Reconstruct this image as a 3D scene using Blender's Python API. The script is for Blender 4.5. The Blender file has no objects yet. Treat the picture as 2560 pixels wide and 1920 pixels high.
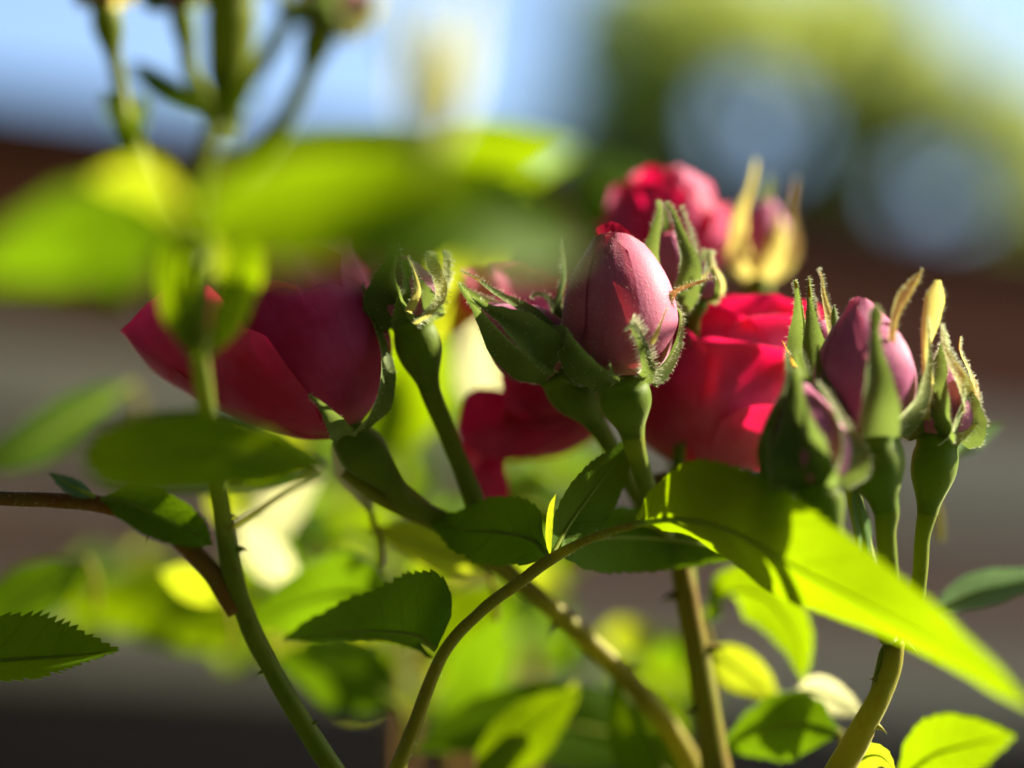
import bpy, math, random
from mathutils import Vector, Matrix, noise
random.seed(7)
rad = math.radians
sc = bpy.context.scene
COL = sc.collection

# ------------------------------------------------------------------ camera, sky, sun, exposure
PITCH = rad(14.0)
CAM = Vector((0, 0, 1.10))
FOC = 0.36                                   # metres to the plane of focus
K = 0.4 / 2560                               # 36 mm sensor / 90 mm lens, per photo pixel and metre
cd = bpy.data.cameras.new('camera'); cam = bpy.data.objects.new('camera', cd); COL.objects.link(cam)
cd.lens = 90; cd.sensor_width = 36; cd.clip_start = 0.01; cd.clip_end = 500
cam.location = CAM; cam.rotation_euler = (math.pi/2 + PITCH, 0, 0)
cd.dof.use_dof = True; cd.dof.focus_distance = FOC - 0.003; cd.dof.aperture_fstop = 4.5
cd.dof.aperture_blades = 0
sc.camera = cam

SUN_EL, SUN_AZ = rad(38), rad(13)            # azimuth: behind the right-hand direction
SUN = Vector((math.cos(SUN_EL)*math.cos(SUN_AZ), math.cos(SUN_EL)*math.sin(SUN_AZ), math.sin(SUN_EL)))
w = bpy.data.worlds.new('World'); sc.world = w; w.use_nodes = True
nt = w.node_tree; bg = nt.nodes['Background']
sky = nt.nodes.new('ShaderNodeTexSky'); sky.sky_type = 'NISHITA'; sky.sun_disc = False
sky.sun_elevation = SUN_EL; sky.sun_rotation = math.atan2(SUN.x, SUN.y)
sky.air_density = 1.2; sky.dust_density = 2.2; sky.ozone_density = 3.5
nt.links.new(sky.outputs[0], bg.inputs[0]); bg.inputs[1].default_value = 0.076
ld = bpy.data.lights.new('sun', 'SUN'); ld.energy = 4.8; ld.angle = rad(0.5); ld.color = (1.0, 0.89, 0.68)
lo = bpy.data.objects.new('sun', ld); COL.objects.link(lo)
lo.rotation_euler = SUN.to_track_quat('Z', 'Y').to_euler(); lo.location = (2, 1, 4)
sc.view_settings.view_transform = 'Standard'; sc.view_settings.look = 'None'
sc.view_settings.exposure = 2.0; sc.view_settings.gamma = 1.0
sc.render.engine = 'CYCLES'
cy = sc.cycles; cy.use_denoising = True; cy.max_bounces = 8; cy.diffuse_bounces = 4
cy.transmission_bounces = 6; cy.glossy_bounces = 3; cy.sample_clamp_indirect = 6
try: cy.denoiser = 'OPENIMAGEDENOISE'
except Exception: pass

# ------------------------------------------------------------------ frame helpers
RX = Vector((1, 0, 0)); FW = Vector((0, math.cos(PITCH), math.sin(PITCH))); UP = Vector((0, -math.sin(PITCH), math.cos(PITCH)))
def pt(x, y, z=0):                           # a spot of the photograph, z millimetres behind the plane of focus
    d = FOC + z/1000
    return CAM + FW*d + RX*((x-1280)*K*d) + UP*((960-y)*K*d)
def unpt(p):
    v = p - CAM; d = v.dot(FW); return (1280 + v.dot(RX)/(K*d), 960 - v.dot(UP)/(K*d), (d-FOC)*1000)
def px(n, z=0): return n*K*(FOC + z/1000)
def vec(x, y, z): return RX*x + UP*y + FW*z  # right, up, away

def crom(P, n):
    P = [Vector(p) for p in P]
    if len(P) == 2: return [P[0].lerp(P[1], i/n) for i in range(n+1)]
    Q = [P[0]*2-P[1]] + P + [P[-1]*2-P[-2]]
    out = []; m = len(P)-1
    for i in range(n+1):
        f = i/n*m; k = min(int(f), m-1); t = f-k
        a, b, c, d = Q[k:k+4]
        out.append(0.5*((2*b) + (c-a)*t + (2*a-5*b+4*c-d)*t*t + (3*b-a-3*c+d)*t**3))
    return out
def lerp_list(L, t):
    if t <= L[0][0]: return L[0][1]
    for (a, va), (b, vb) in zip(L, L[1:]):
        if t <= b:
            f = (t-a)/(b-a) if b > a else 0
            f = f*f*(3-2*f)*0.5 + f*0.5
            return va + (vb-va)*f
    return L[-1][1]

def mesh_obj(name, V, F, mat, parent=None, uv=None, smooth=True):
    me = bpy.data.meshes.new(name); me.from_pydata([tuple(v) for v in V], [], F); me.validate()
    if uv:
        l = me.uv_layers.new(name='UVMap')
        for lp in me.loops: l.data[lp.index].uv = uv[lp.vertex_index]
    if smooth: me.polygons.foreach_set('use_smooth', [True]*len(me.polygons))
    me.materials.append(mat)
    o = bpy.data.objects.new(name, me); COL.objects.link(o)
    if parent:
        o.parent = parent; o.matrix_parent_inverse = Matrix.Translation(-parent.location)
    return o
def thing(name, label, cat, loc, group=None):
    o = bpy.data.objects.new(name, None); COL.objects.link(o); o.location = loc; o.empty_display_size = 0.005
    o['label'] = label; o['category'] = cat
    if group: o['group'] = group
    return o

# ------------------------------------------------------------------ materials
def N(nt, t, **kw):
    n = nt.nodes.new(t)
    for k, v in kw.items(): setattr(n, k, v)
    return n
def newmat(name):
    m = bpy.data.materials.new(name); m.use_nodes = True
    t = m.node_tree; t.nodes.clear()
    return m, t, N(t, 'ShaderNodeOutputMaterial')
def ramp(t, fac, cols):
    r = N(t, 'ShaderNodeValToRGB'); e = r.color_ramp.elements
    while len(e) < len(cols): e.new(0.5)
    for i, (p, c) in enumerate(cols): e[i].position = p; e[i].color = (*c, 1)
    t.links.new(fac, r.inputs[0]); return r.outputs[0]
def mathn(t, op, a, b=None, c=None):
    n = N(t, 'ShaderNodeMath', operation=op)
    for i, v in enumerate((a, b, c)):
        if v is None: continue
        if isinstance(v, (int, float)): n.inputs[i].default_value = v
        else: t.links.new(v, n.inputs[i])
    return n.outputs[0]
def mixc(t, fac, a, b, mode='MIX'):
    n = N(t, 'ShaderNodeMix', data_type='RGBA', blend_type=mode)
    for s, v in ((n.inputs[0], fac), (n.inputs[6], a), (n.inputs[7], b)):
        if isinstance(v, (int, float)): s.default_value = v
        elif isinstance(v, tuple): s.default_value = (*v, 1)
        else: t.links.new(v, s)
    return n.outputs[2]
def two_sided(t, out, col, tcol, fac, rough=0.45, spec=0.5, bump=None, bstr=0.3, bdist=0.0002, sheen=0, stint=(1, 1, 1), coat=0):
    p = N(t, 'ShaderNodeBsdfPrincipled'); tr = N(t, 'ShaderNodeBsdfTranslucent'); mx = N(t, 'ShaderNodeMixShader')
    for s, v in ((p.inputs['Base Color'], col), (tr.inputs['Color'], tcol)):
        if isinstance(v, tuple): s.default_value = (*v, 1)
        else: t.links.new(v, s)
    p.inputs['Roughness'].default_value = rough; p.inputs['Specular IOR Level'].default_value = spec
    p.inputs['Sheen Weight'].default_value = sheen; p.inputs['Sheen Tint'].default_value = (*stint, 1); p.inputs['Sheen Roughness'].default_value = 0.35
    mx.inputs[0].default_value = fac
    if bump is not None:
        b = N(t, 'ShaderNodeBump'); b.inputs['Strength'].default_value = bstr; b.inputs['Distance'].default_value = bdist
        t.links.new(bump, b.inputs['Height'])
        t.links.new(b.outputs[0], p.inputs['Normal']); t.links.new(b.outputs[0], tr.inputs['Normal'])
    t.links.new(p.outputs[0], mx.inputs[1]); t.links.new(tr.outputs[0], mx.inputs[2]); t.links.new(mx.outputs[0], out.inputs[0])
def leaf_mat(name, top, trans, fac=0.5, rough=0.5, spec=0.05, veins=8.0, vcol=(0.13, 0.17, 0.015)):
    m, t, out = newmat(name)
    uv = N(t, 'ShaderNodeUVMap'); sp = N(t, 'ShaderNodeSeparateXYZ'); t.links.new(uv.outputs[0], sp.inputs[0])
    u, v = sp.outputs[0], sp.outputs[1]
    av = mathn(t, 'ABSOLUTE', mathn(t, 'SUBTRACT', mathn(t, 'MULTIPLY', v, 2.0), 1.0))
    geo = N(t, 'ShaderNodeTexCoord')
    nz = N(t, 'ShaderNodeTexNoise'); nz.inputs['Scale'].default_value = 140; nz.inputs['Detail'].default_value = 3
    t.links.new(geo.outputs['Object'], nz.inputs['Vector'])
    wob = mathn(t, 'MULTIPLY', mathn(t, 'SUBTRACT', nz.outputs[0], 0.5), 0.5)
    ph = mathn(t, 'ADD', mathn(t, 'MULTIPLY', mathn(t, 'SUBTRACT', u, mathn(t, 'MULTIPLY', mathn(t, 'POWER', av, 1.3), 0.16)), veins), wob)
    fr = mathn(t, 'ABSOLUTE', mathn(t, 'SUBTRACT', mathn(t, 'FRACT', ph), 0.5))
    line = mathn(t, 'SMOOTH_MIN', mathn(t, 'MULTIPLY', mathn(t, 'MAXIMUM', mathn(t, 'SUBTRACT', fr, 0.42), 0.0), 12.5), 1.0, 0.1)
    mid = mathn(t, 'MAXIMUM', mathn(t, 'SUBTRACT', 1.0, mathn(t, 'MULTIPLY', av, 14.0)), 0.0)
    vor = N(t, 'ShaderNodeTexVoronoi', feature='DISTANCE_TO_EDGE'); vor.inputs['Scale'].default_value = 1500
    t.links.new(geo.outputs['Object'], vor.inputs['Vector'])
    cell = mathn(t, 'MINIMUM', mathn(t, 'MULTIPLY', vor.outputs[0], 4.0), 1.0)
    vein = mathn(t, 'MAXIMUM', mathn(t, 'MULTIPLY', line, 0.6), mid)
    nz2 = N(t, 'ShaderNodeTexNoise'); nz2.inputs['Scale'].default_value = 60; nz2.inputs['Detail'].default_value = 4
    t.links.new(geo.outputs['Object'], nz2.inputs['Vector'])
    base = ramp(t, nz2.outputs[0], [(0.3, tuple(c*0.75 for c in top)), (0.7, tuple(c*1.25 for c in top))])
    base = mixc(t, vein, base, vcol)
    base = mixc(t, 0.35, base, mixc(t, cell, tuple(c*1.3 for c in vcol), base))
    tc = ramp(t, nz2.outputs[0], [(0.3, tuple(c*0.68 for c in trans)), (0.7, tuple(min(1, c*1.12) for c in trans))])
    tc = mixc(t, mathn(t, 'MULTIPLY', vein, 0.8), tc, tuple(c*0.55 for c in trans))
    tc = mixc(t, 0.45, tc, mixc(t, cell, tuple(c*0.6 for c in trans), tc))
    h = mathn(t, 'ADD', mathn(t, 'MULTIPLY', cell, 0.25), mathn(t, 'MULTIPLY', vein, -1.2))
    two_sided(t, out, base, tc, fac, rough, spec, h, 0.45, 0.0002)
    return m
def petal_mat(name, base, base2, trans, fac=0.35, sheen=0.35, stint=(1, .6, .8), rough=0.55):
    m, t, out = newmat(name)
    uv = N(t, 'ShaderNodeUVMap'); sp = N(t, 'ShaderNodeSeparateXYZ'); t.links.new(uv.outputs[0], sp.inputs[0])
    cb = N(t, 'ShaderNodeCombineXYZ'); t.links.new(mathn(t, 'MULTIPLY', sp.outputs[0], 26.0), cb.inputs[0]); t.links.new(mathn(t, 'MULTIPLY', sp.outputs[1], 2.2), cb.inputs[1])
    st = N(t, 'ShaderNodeTexNoise'); st.inputs['Scale'].default_value = 1.0; st.inputs['Detail'].default_value = 5; t.links.new(cb.outputs[0], st.inputs['Vector'])
    geo = N(t, 'ShaderNodeTexCoord')
    fn = N(t, 'ShaderNodeTexNoise'); fn.inputs['Scale'].default_value = 2600; fn.inputs['Detail'].default_value = 2; t.links.new(geo.outputs['Object'], fn.inputs['Vector'])
    bl = N(t, 'ShaderNodeTexNoise'); bl.inputs['Scale'].default_value = 110; bl.inputs['Detail'].default_value = 3; t.links.new(geo.outputs['Object'], bl.inputs['Vector'])
    c = mixc(t, ramp(t, bl.outputs[0], [(0.35, (0, 0, 0)), (0.7, (1, 1, 1))]), base, base2)
    c = mixc(t, mathn(t, 'MULTIPLY', st.outputs[0], 0.35), c, tuple(x*0.55 for x in base))
    yl = ramp(t, sp.outputs[1], [(0.0, (1, 1, 1)), (0.16, (0, 0, 0))])       # petals turn pale at the claw
    c = mixc(t, mathn(t, 'MULTIPLY', yl, 0.6), c, (0.35, 0.25, 0.08))
    tc = mixc(t, st.outputs[0], trans, tuple(x*0.8 for x in trans))
    h = mathn(t, 'ADD', mathn(t, 'MULTIPLY', st.outputs[0], 0.3), mathn(t, 'MULTIPLY', fn.outputs[0], 0.5))
    two_sided(t, out, c, tc, fac, rough, 0.2, h, 0.4, 0.0002, sheen, stint)
    return m
def stem_mat(name, a, b, fac=0.12, rough=0.5, scale=90, sheen=.35):
    m, t, out = newmat(name)
    geo = N(t, 'ShaderNodeTexCoord')
    nz = N(t, 'ShaderNodeTexNoise'); nz.inputs['Scale'].default_value = scale; nz.inputs['Detail'].default_value = 5; t.links.new(geo.outputs['Object'], nz.inputs['Vector'])
    fn = N(t, 'ShaderNodeTexNoise'); fn.inputs['Scale'].default_value = 1800; t.links.new(geo.outputs['Object'], fn.inputs['Vector'])
    c = ramp(t, nz.outputs[0], [(0.35, a), (0.65, b)])
    sk = N(t, 'ShaderNodeTexNoise'); sk.inputs['Scale'].default_value = scale*7; sk.inputs['Detail'].default_value = 4; t.links.new(geo.outputs['Object'], sk.inputs['Vector'])
    c = mixc(t, ramp(t, sk.outputs[0], [(0.58, (0, 0, 0)), (0.72, (.7, .7, .7))]), c, (a[0]*.9+.03, a[1]*.5+.01, a[2]*.6))
    two_sided(t, out, c, tuple(min(1, x*2.2) for x in b), fac, rough, 0.15, fn.outputs[0], 0.35, 0.0001, sheen, (0.9, 1, 0.55))
    return m
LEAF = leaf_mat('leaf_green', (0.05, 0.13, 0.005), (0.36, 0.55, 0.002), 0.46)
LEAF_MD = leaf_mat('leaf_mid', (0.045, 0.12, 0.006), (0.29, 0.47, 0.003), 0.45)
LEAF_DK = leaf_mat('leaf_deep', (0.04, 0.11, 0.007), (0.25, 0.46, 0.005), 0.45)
LEAF_YG = leaf_mat('leaf_young', (0.10, 0.15, 0.012), (0.62, 0.74, 0.02), 0.5)
LEAF_PL = leaf_mat('leaf_pale', (0.30, 0.32, 0.12), (0.9, 0.9, 0.45), 0.5)
LEAF_GL = leaf_mat('leaf_bluish', (0.05, 0.12, 0.09), (0.30, 0.5, 0.2), 0.35, 0.35)
MID = stem_mat('midrib', (0.20, 0.27, 0.03), (0.28, 0.34, 0.05), 0.45)
STEM = stem_mat('stem_green', (0.10, 0.16, 0.008), (0.17, 0.20, 0.012), 0.25)
STEM_R = stem_mat('stem_reddish', (0.20, 0.06, 0.012), (0.17, 0.12, 0.015), 0.15)
STEM_O = stem_mat('stem_bronze', (0.17, 0.10, 0.014), (0.17, 0.17, 0.018), 0.2)
STEM_Y = stem_mat('stem_olive', (0.22, 0.18, 0.015), (0.26, 0.25, 0.025), 0.25)
HIP = stem_mat('hip_green', (0.08, 0.15, 0.007), (0.13, 0.18, 0.011), 0.2, .55, 90, .4)
SEPAL = stem_mat('sepal_green', (0.06, 0.11, 0.015), (0.11, 0.16, 0.03), 0.35, 0.6, 300, 1.0)
SEPAL_Y = stem_mat('sepal_yellow_sunlit', (0.26, 0.28, 0.06), (0.42, 0.38, 0.10), 0.45, 0.6, 300, .9)  # pale yellow copy of the sepal colour; also paints sunlit sepals
SEPAL_T = stem_mat('sepal_orange_tip', (0.40, 0.13, 0.02), (0.5, 0.25, 0.03), 0.4, 0.6, 300)
PET = petal_mat('petal_crimson', (0.60, 0.014, 0.11), (0.76, 0.10, 0.36), (0.9, 0.008, 0.12), 0.42, 1.0, (1, .55, .72))
PET2 = petal_mat('petal_hot_pink', (0.54, 0.02, 0.13), (0.74, 0.14, 0.38), (0.88, 0.008, 0.10), 0.45, 1.0, (1, .65, .78))
PET_D = petal_mat('petal_deep', (0.40, 0.012, 0.05), (0.5, 0.03, 0.12), (0.5, 0.01, 0.05), 0.15, .6, (1, .6, .75))
PET_B = petal_mat('petal_bud', (0.48, 0.09, 0.18), (0.64, 0.19, 0.33), (0.9, 0.06, 0.10), 0.2, 1.0, (1, .82, .9))
PET_H = petal_mat('petal_lilac', (0.46, 0.10, 0.26), (0.58, 0.18, 0.36), (0.85, 0.2, 0.35), 0.3, 0.9, (1, .85, .95))
m, t, out = newmat('fuzz_white')
two_sided(t, out, (0.85, 0.88, 0.72), (0.92, 0.95, 0.75), 0.5, 0.4, 0.5); FUZZ = m

# ------------------------------------------------------------------ builders
def tube(name, pts, mat, parent, seg=10, n=None, wob=0.09):
    """pts: (x, y, z, radius in photo pixels)"""
    n = n or max(10, 7*len(pts))
    C = crom([pt(*p[:3]) for p in pts], n)
    rl = [(i/(len(pts)-1), px(p[3], p[2])) for i, p in enumerate(pts)]
    return tube3(name, C, lambda f: lerp_list(rl, f), mat, parent, seg, wob)
def tube3(name, C, rf, mat, parent, seg=10, wob=0.0):
    V = []; F = []; uv = []; n = len(C)-1
    T0 = (C[1]-C[0]).normalized(); ref = T0.orthogonal().normalized()
    for i, c in enumerate(C):
        T = (C[min(i+1, n)]-C[max(i-1, 0)]).normalized()
        ref = (ref - T*ref.dot(T)).normalized(); b = T.cross(ref)
        r = rf(i/n)
        for j in range(seg):
            a = 2*math.pi*j/seg
            q = r*(1 + wob*noise.noise(c*260 + Vector((math.cos(a)*.6, math.sin(a)*.6, 0))))
            V.append(c + (ref*math.cos(a) + b*math.sin(a))*q); uv.append((i/n, j/seg))
    for i in range(n):
        for j in range(seg):
            k = (j+1) % seg
            F.append((i*seg+j, i*seg+k, (i+1)*seg+k, (i+1)*seg+j))
    F.append(tuple(range(seg))[::-1]); F.append(tuple(n*seg+j for j in range(seg)))
    return mesh_obj(name, V, F, mat, parent, uv)

def blade3(name, C, hw, sa, sb, mat, parent, serr=0, samp=0.16, cup=0.0, m=6, wave=0.0, seed=0, seam=0.0):
    """a thin leaf-like sheet on midrib C; hw(t) half width; sa/sb(t) the two side directions"""
    n = len(C)-1; V = []; F = []; uv = []; rnd = random.Random(seed)
    ph = rnd.random()*10
    for i, c in enumerate(C):
        t = i/n
        T = (C[min(i+1, n)]-C[max(i-1, 0)]).normalized()
        A = sa(t); A = (A - T*A.dot(T)).normalized()
        B = sb(t); B = (B - T*B.dot(T)).normalized()
        nrm = T.cross(A).normalized(); nb = -T.cross(B).normalized()
        for j in range(-m, m+1):
            s = abs(j)/m; D = A if j > 0 else B; nn = nrm if j > 0 else nb
            wd = hw(t)
            off = Vector((0, 0, 0))
            if serr and abs(j) == m and 0.04 < t < 0.985:
                tt = t*serr + (0.37 if j > 0 else 0); saw = tt % 1.0
                k = samp*(.45 + 1.1*abs(noise.noise(Vector((int(tt)*3.7, j*1.3, seed*.71)))*1.6))*(0.5 + 0.5*hw(t)/max(1e-6, hw(0.45)))
                off = D*(hw(0.45)*k*(saw-0.5)) + T*(hw(0.45)*k*0.9*saw)
            p = c + D*wd*s + nn*(cup*wd*s*s) + off
            if wave: p += nn*(wave*wd*s*math.sin(ph + t*9 + (1.3 if j > 0 else 0)))
            if seam: p += nn*(seam*wd*(1-s)**2*-1)
            V.append(p); uv.append((t, 0.5 + 0.5*j/m))
    k = 2*m+1
    for i in range(n):
        for j in range(k-1):
            F.append((i*k+j, i*k+j+1, (i+1)*k+j+1, (i+1)*k+j))
    return mesh_obj(name, V, F, mat, parent, uv), V, k
LEAF_W = [(0, .03), (.06, .28), (.2, .75), (.38, 1), (.55, .96), (.72, .7), (.86, .38), (.95, .13), (1, .0)]
def leaflet(pts, hwpx, sa, sb, mat, parent, prof=LEAF_W, serr=22, n=None, cup=0.1, wave=0.06, name='leaflet', rib=True, ribpx=7, samp=0.10, seed=0, m=6):
    n = n or (serr*4 if serr else 30)
    C = crom([pt(*p) for p in pts], n)
    zm = sum(p[2] for p in pts)/len(pts); W = px(hwpx, zm)
    A = vec(*sa); B = vec(*sb) if sb else -A
    o, V, k = blade3(name, C, lambda t: W*lerp_list(prof, t), lambda t: A, lambda t: B, mat, parent, serr, samp, cup, m, wave, seed)
    if rib:
        r = px(ribpx, zm)
        tube3('midrib', C[:int(n*.93)+1], lambda f: r*(1-0.85*f), MID, parent if parent.type == 'MESH' else o, 6)
    return o
def hairs(name, spots, parent, mat=None, r=0.000026):
    V = []; F = []
    for p, d, L in spots:
        d = d.normalized(); a = d.orthogonal().normalized()*r; b = d.cross(a).normalized()*r
        k = len(V); bend = Vector((random.uniform(-1, 1), random.uniform(-1, 1), random.uniform(-1, 1)))*L*0.22
        mid = p + d*L*0.55 + bend*0.4
        V += [p+a, p-a*.5+b*.87, p-a*.5-b*.87, mid+a*.75, mid-a*.4+b*.65, mid-a*.4-b*.65, p+d*L+bend]
        for i in range(3):
            j = (i+1) % 3
            F += [(k+i, k+j, k+3+j, k+3+i), (k+3+i, k+3+j, k+6)]
    if not V: return
    o = mesh_obj(name, V, F, mat or FUZZ, parent); o['kind'] = 'stuff'; return o
def stem_hairs(o, pts, count, L, parent, seed=3, name='prickle_hairs', mat=None, r=0.00003):
    """short glandular hairs on a tube given by its photo points"""
    rnd = random.Random(seed); n = 60
    C = crom([pt(*p[:3]) for p in pts], n); rl = [(i/(len(pts)-1), px(p[3], p[2])) for i, p in enumerate(pts)]
    S = []
    for _ in range(count):
        f = rnd.random(); i = min(n-1, int(f*n)); c = C[i].lerp(C[i+1], f*n-i); T = (C[i+1]-C[i]).normalized()
        a = rnd.random()*6.283; q = T.orthogonal().normalized(); d = (q*math.cos(a) + T.cross(q)*math.sin(a))
        S.append((c + d*lerp_list(rl, f)*0.95, d + T*rnd.uniform(-.5, .3), L*rnd.uniform(.4, 1.3)))
    return hairs(name, S, parent, mat, r)
def thorn(p, d, L, parent, mat=None):
    d = d.normalized(); C = [p, p+d*L*.5, p+d*L + Vector((0, 0, -L*.25))]
    return tube3('thorn', crom(C, 6), lambda f: L*.34*(1-f)**1.5 + 1e-6, mat or STEM_Y, parent, 6)

def frame(base, tip):
    a = (tip-base).normalized(); e1 = -FW; e1 = (e1 - a*e1.dot(a)).normalized(); e2 = a.cross(e1)*-1
    if e2.dot(RX) < 0 and abs(a.dot(UP)) > .3: e2 = -e2
    return a, e1, e2                          # phi 0 faces the camera, +90 degrees is e2 (to the right)
def petal(name, fr, base, phi, dphi, prof, mat, parent, drop=.3, spiral=.06, curl=0., ruffle=.03, n=34, m=36, seed=0, off=0., power=2.4, notch=0., roll=None, crease=.10):
    """prof: (z, r) in millimetres from the claw to the rim; the sheet wraps dphi degrees to each side of phi"""
    a, e1, e2 = fr; V = []; F = []; uv = []
    C = crom([Vector((r, z, 0)) for z, r in prof], 60); rnd = random.Random(seed); s0 = rnd.random()*50
    def at(v):
        f = max(0, min(1, v))*60; i = min(59, int(f)); return C[i].lerp(C[i+1], f-i)
    for i in range(n+1):
        for j in range(m+1):
            u = -1 + 2*j/m; v = i/n
            edge = 1 - drop*abs(u)**power - notch*math.exp(-(u/.18)**2)
            edge += 0.5*ruffle*noise.noise(Vector((u*2.2, s0, 0)))
            vv = v*edge; q = at(vv)
            wf = min(1, .35 + 1.5*v) if v < .45 else 1
            ang = rad(phi + dphi*u*wf)
            rr = q.x*(1 + spiral*u) + off
            rim = max(0, (v-.72)/.28)**2
            rr += curl*rim*(0.4 + 0.6*abs(u))
            nz = noise.noise(Vector((u*1.7, v*2.0, s0)))*ruffle*q.x*v
            rr += nz + ruffle*q.x*.7*rim*math.sin(u*7+s0)
            rr += crease*v*v*(math.sin(u*15+s0) + .6*math.sin(u*31+s0*2+v*3)) + .5*crease*noise.noise(Vector((u*6, v*7, s0+4)))*q.x*.06
            z = q.y - (curl*.7 if roll is None else roll)*max(0, (v-.84)/.16)**2 + ruffle*q.x*.4*rim*noise.noise(Vector((u*3, 9, s0)))
            V.append(base + a*(z/1000) + (e1*math.cos(ang) + e2*math.sin(ang))*(rr/1000)); uv.append((j/m, v))
    k = m+1
    for i in range(n):
        for j in range(m): F.append((i*k+j, i*k+j+1, (i+1)*k+j+1, (i+1)*k+j))
    return mesh_obj(name, V, F, mat, parent, uv)
def lathe(name, base, axis, prof, mat, parent, seg=20, wob=.03):
    C = crom([Vector((z, r, 0)) for z, r in prof], 28); a = axis.normalized(); e1 = a.orthogonal().normalized(); e2 = a.cross(e1)
    V = []; F = []; uv = []
    for i, q in enumerate(C):
        for j in range(seg):
            t = 2*math.pi*j/seg; r = max(q.y, 1e-3)*(1 + wob*noise.noise(Vector((math.cos(t)*2, math.sin(t)*2, q.x*.4))))
            V.append(base + a*(q.x/1000) + (e1*math.cos(t) + e2*math.sin(t))*(r/1000)); uv.append((i/28, j/seg))
    for i in range(len(C)-1):
        for j in range(seg):
            k = (j+1) % seg; F.append((i*seg+j, i*seg+k, (i+1)*seg+k, (i+1)*seg+j))
    return mesh_obj(name, V, F, mat, parent, uv)
SEP_W = [(0, .75), (.15, 1.0), (.35, .85), (.55, .45), (.72, .22), (.88, .16), (.96, .1), (1, .0)]
SEP_TONGUE = [(0, .6), (.2, .8), (.45, .55), (.6, .3), (.75, .34), (.88, .3), (1, .02)]
def sepal3(C, W, outw, mat, parent, cup=-.35, prof=SEP_W, fuzz=200, fl=.0005, seed=0, teeth=9, samp=.06, tip=None):
    n = len(C)-1
    def side(t):
        i = min(n-1, int(t*n)); T = (C[i+1]-C[i]).normalized(); o = outw(t); s = T.cross(o); return s.normalized() if s.length > 1e-6 else T.orthogonal()
    o, V, k = blade3('sepal', C, lambda t: W*lerp_list(prof, t), side, lambda t: -side(t), mat, parent, teeth, samp, cup, 4, .08, seed)
    if tip:
        nt_ = int(n*.8)
        tube3('sepal_tip', C[nt_:], lambda f: W*.11*(1-.85*f), tip, o, 6)
    if fuzz:
        rnd = random.Random(seed+5); S = []
        for _ in range(fuzz):
            i = rnd.randrange(0, n); e = rnd.random()
            if e < .6:
                j = 0 if rnd.random() < .5 else k-1
                d = (V[i*k+j]-V[i*k+k//2])
                if d.length < 1e-7: continue
                d = d.normalized() + outw(i/n)*rnd.uniform(-.2, .8)
            else:
                j = rnd.randrange(0, k); d = outw(i/n) + Vector((rnd.uniform(-.5, .5), rnd.uniform(-.5, .5), rnd.uniform(-.5, .5)))
            q = V[i*k+j].lerp(V[(i+1)*k+j], rnd.random())
            S.append((q, d, fl*rnd.uniform(.4, 1.3)))
        hairs('fuzz', S, o)
    return o
def sepal_auto(fr, base, L, R, phi, prof, w, mat, parent, seed=0, **kw):
    """prof: (height as a share of the bud length L, radius as a share of R), twisting by dphi"""
    a, e1, e2 = fr; dph = kw.pop('twist', 0)
    Q = crom([Vector((h*L, r*R, 0)) for h, r in prof], 30)
    def rd(f): g = rad(phi + dph*f); return e1*math.cos(g) + e2*math.sin(g)
    C = [base + a*(q.x/1000) + rd(i/30)*(q.y/1000) for i, q in enumerate(Q)]
    return sepal3(C, w/1000, lambda t: rd(t), mat, parent, seed=seed, **kw)
def sepal_px(pts, wpx, outw, mat, parent, n=36, **kw):
    C = crom([pt(*p) for p in pts], n); zm = sum(p[2] for p in pts)/len(pts)
    O = vec(*outw).normalized()
    return sepal3(C, px(wpx, zm), lambda t: O, mat, parent, **kw)
TIGHT = [(0, .5), (.12, .85), (.35, 1.08), (.65, .92), (.9, .5), (1.1, .26), (1.35, .22)]
LOOSE = [(0, .5), (.1, .9), (.3, 1.2), (.55, 1.25), (.8, 1.1), (1.05, 1.15)]
FLARE = [(0, .5), (.08, .95), (.2, 1.35), (.38, 1.6), (.6, 1.62), (.85, 1.35)]
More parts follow.
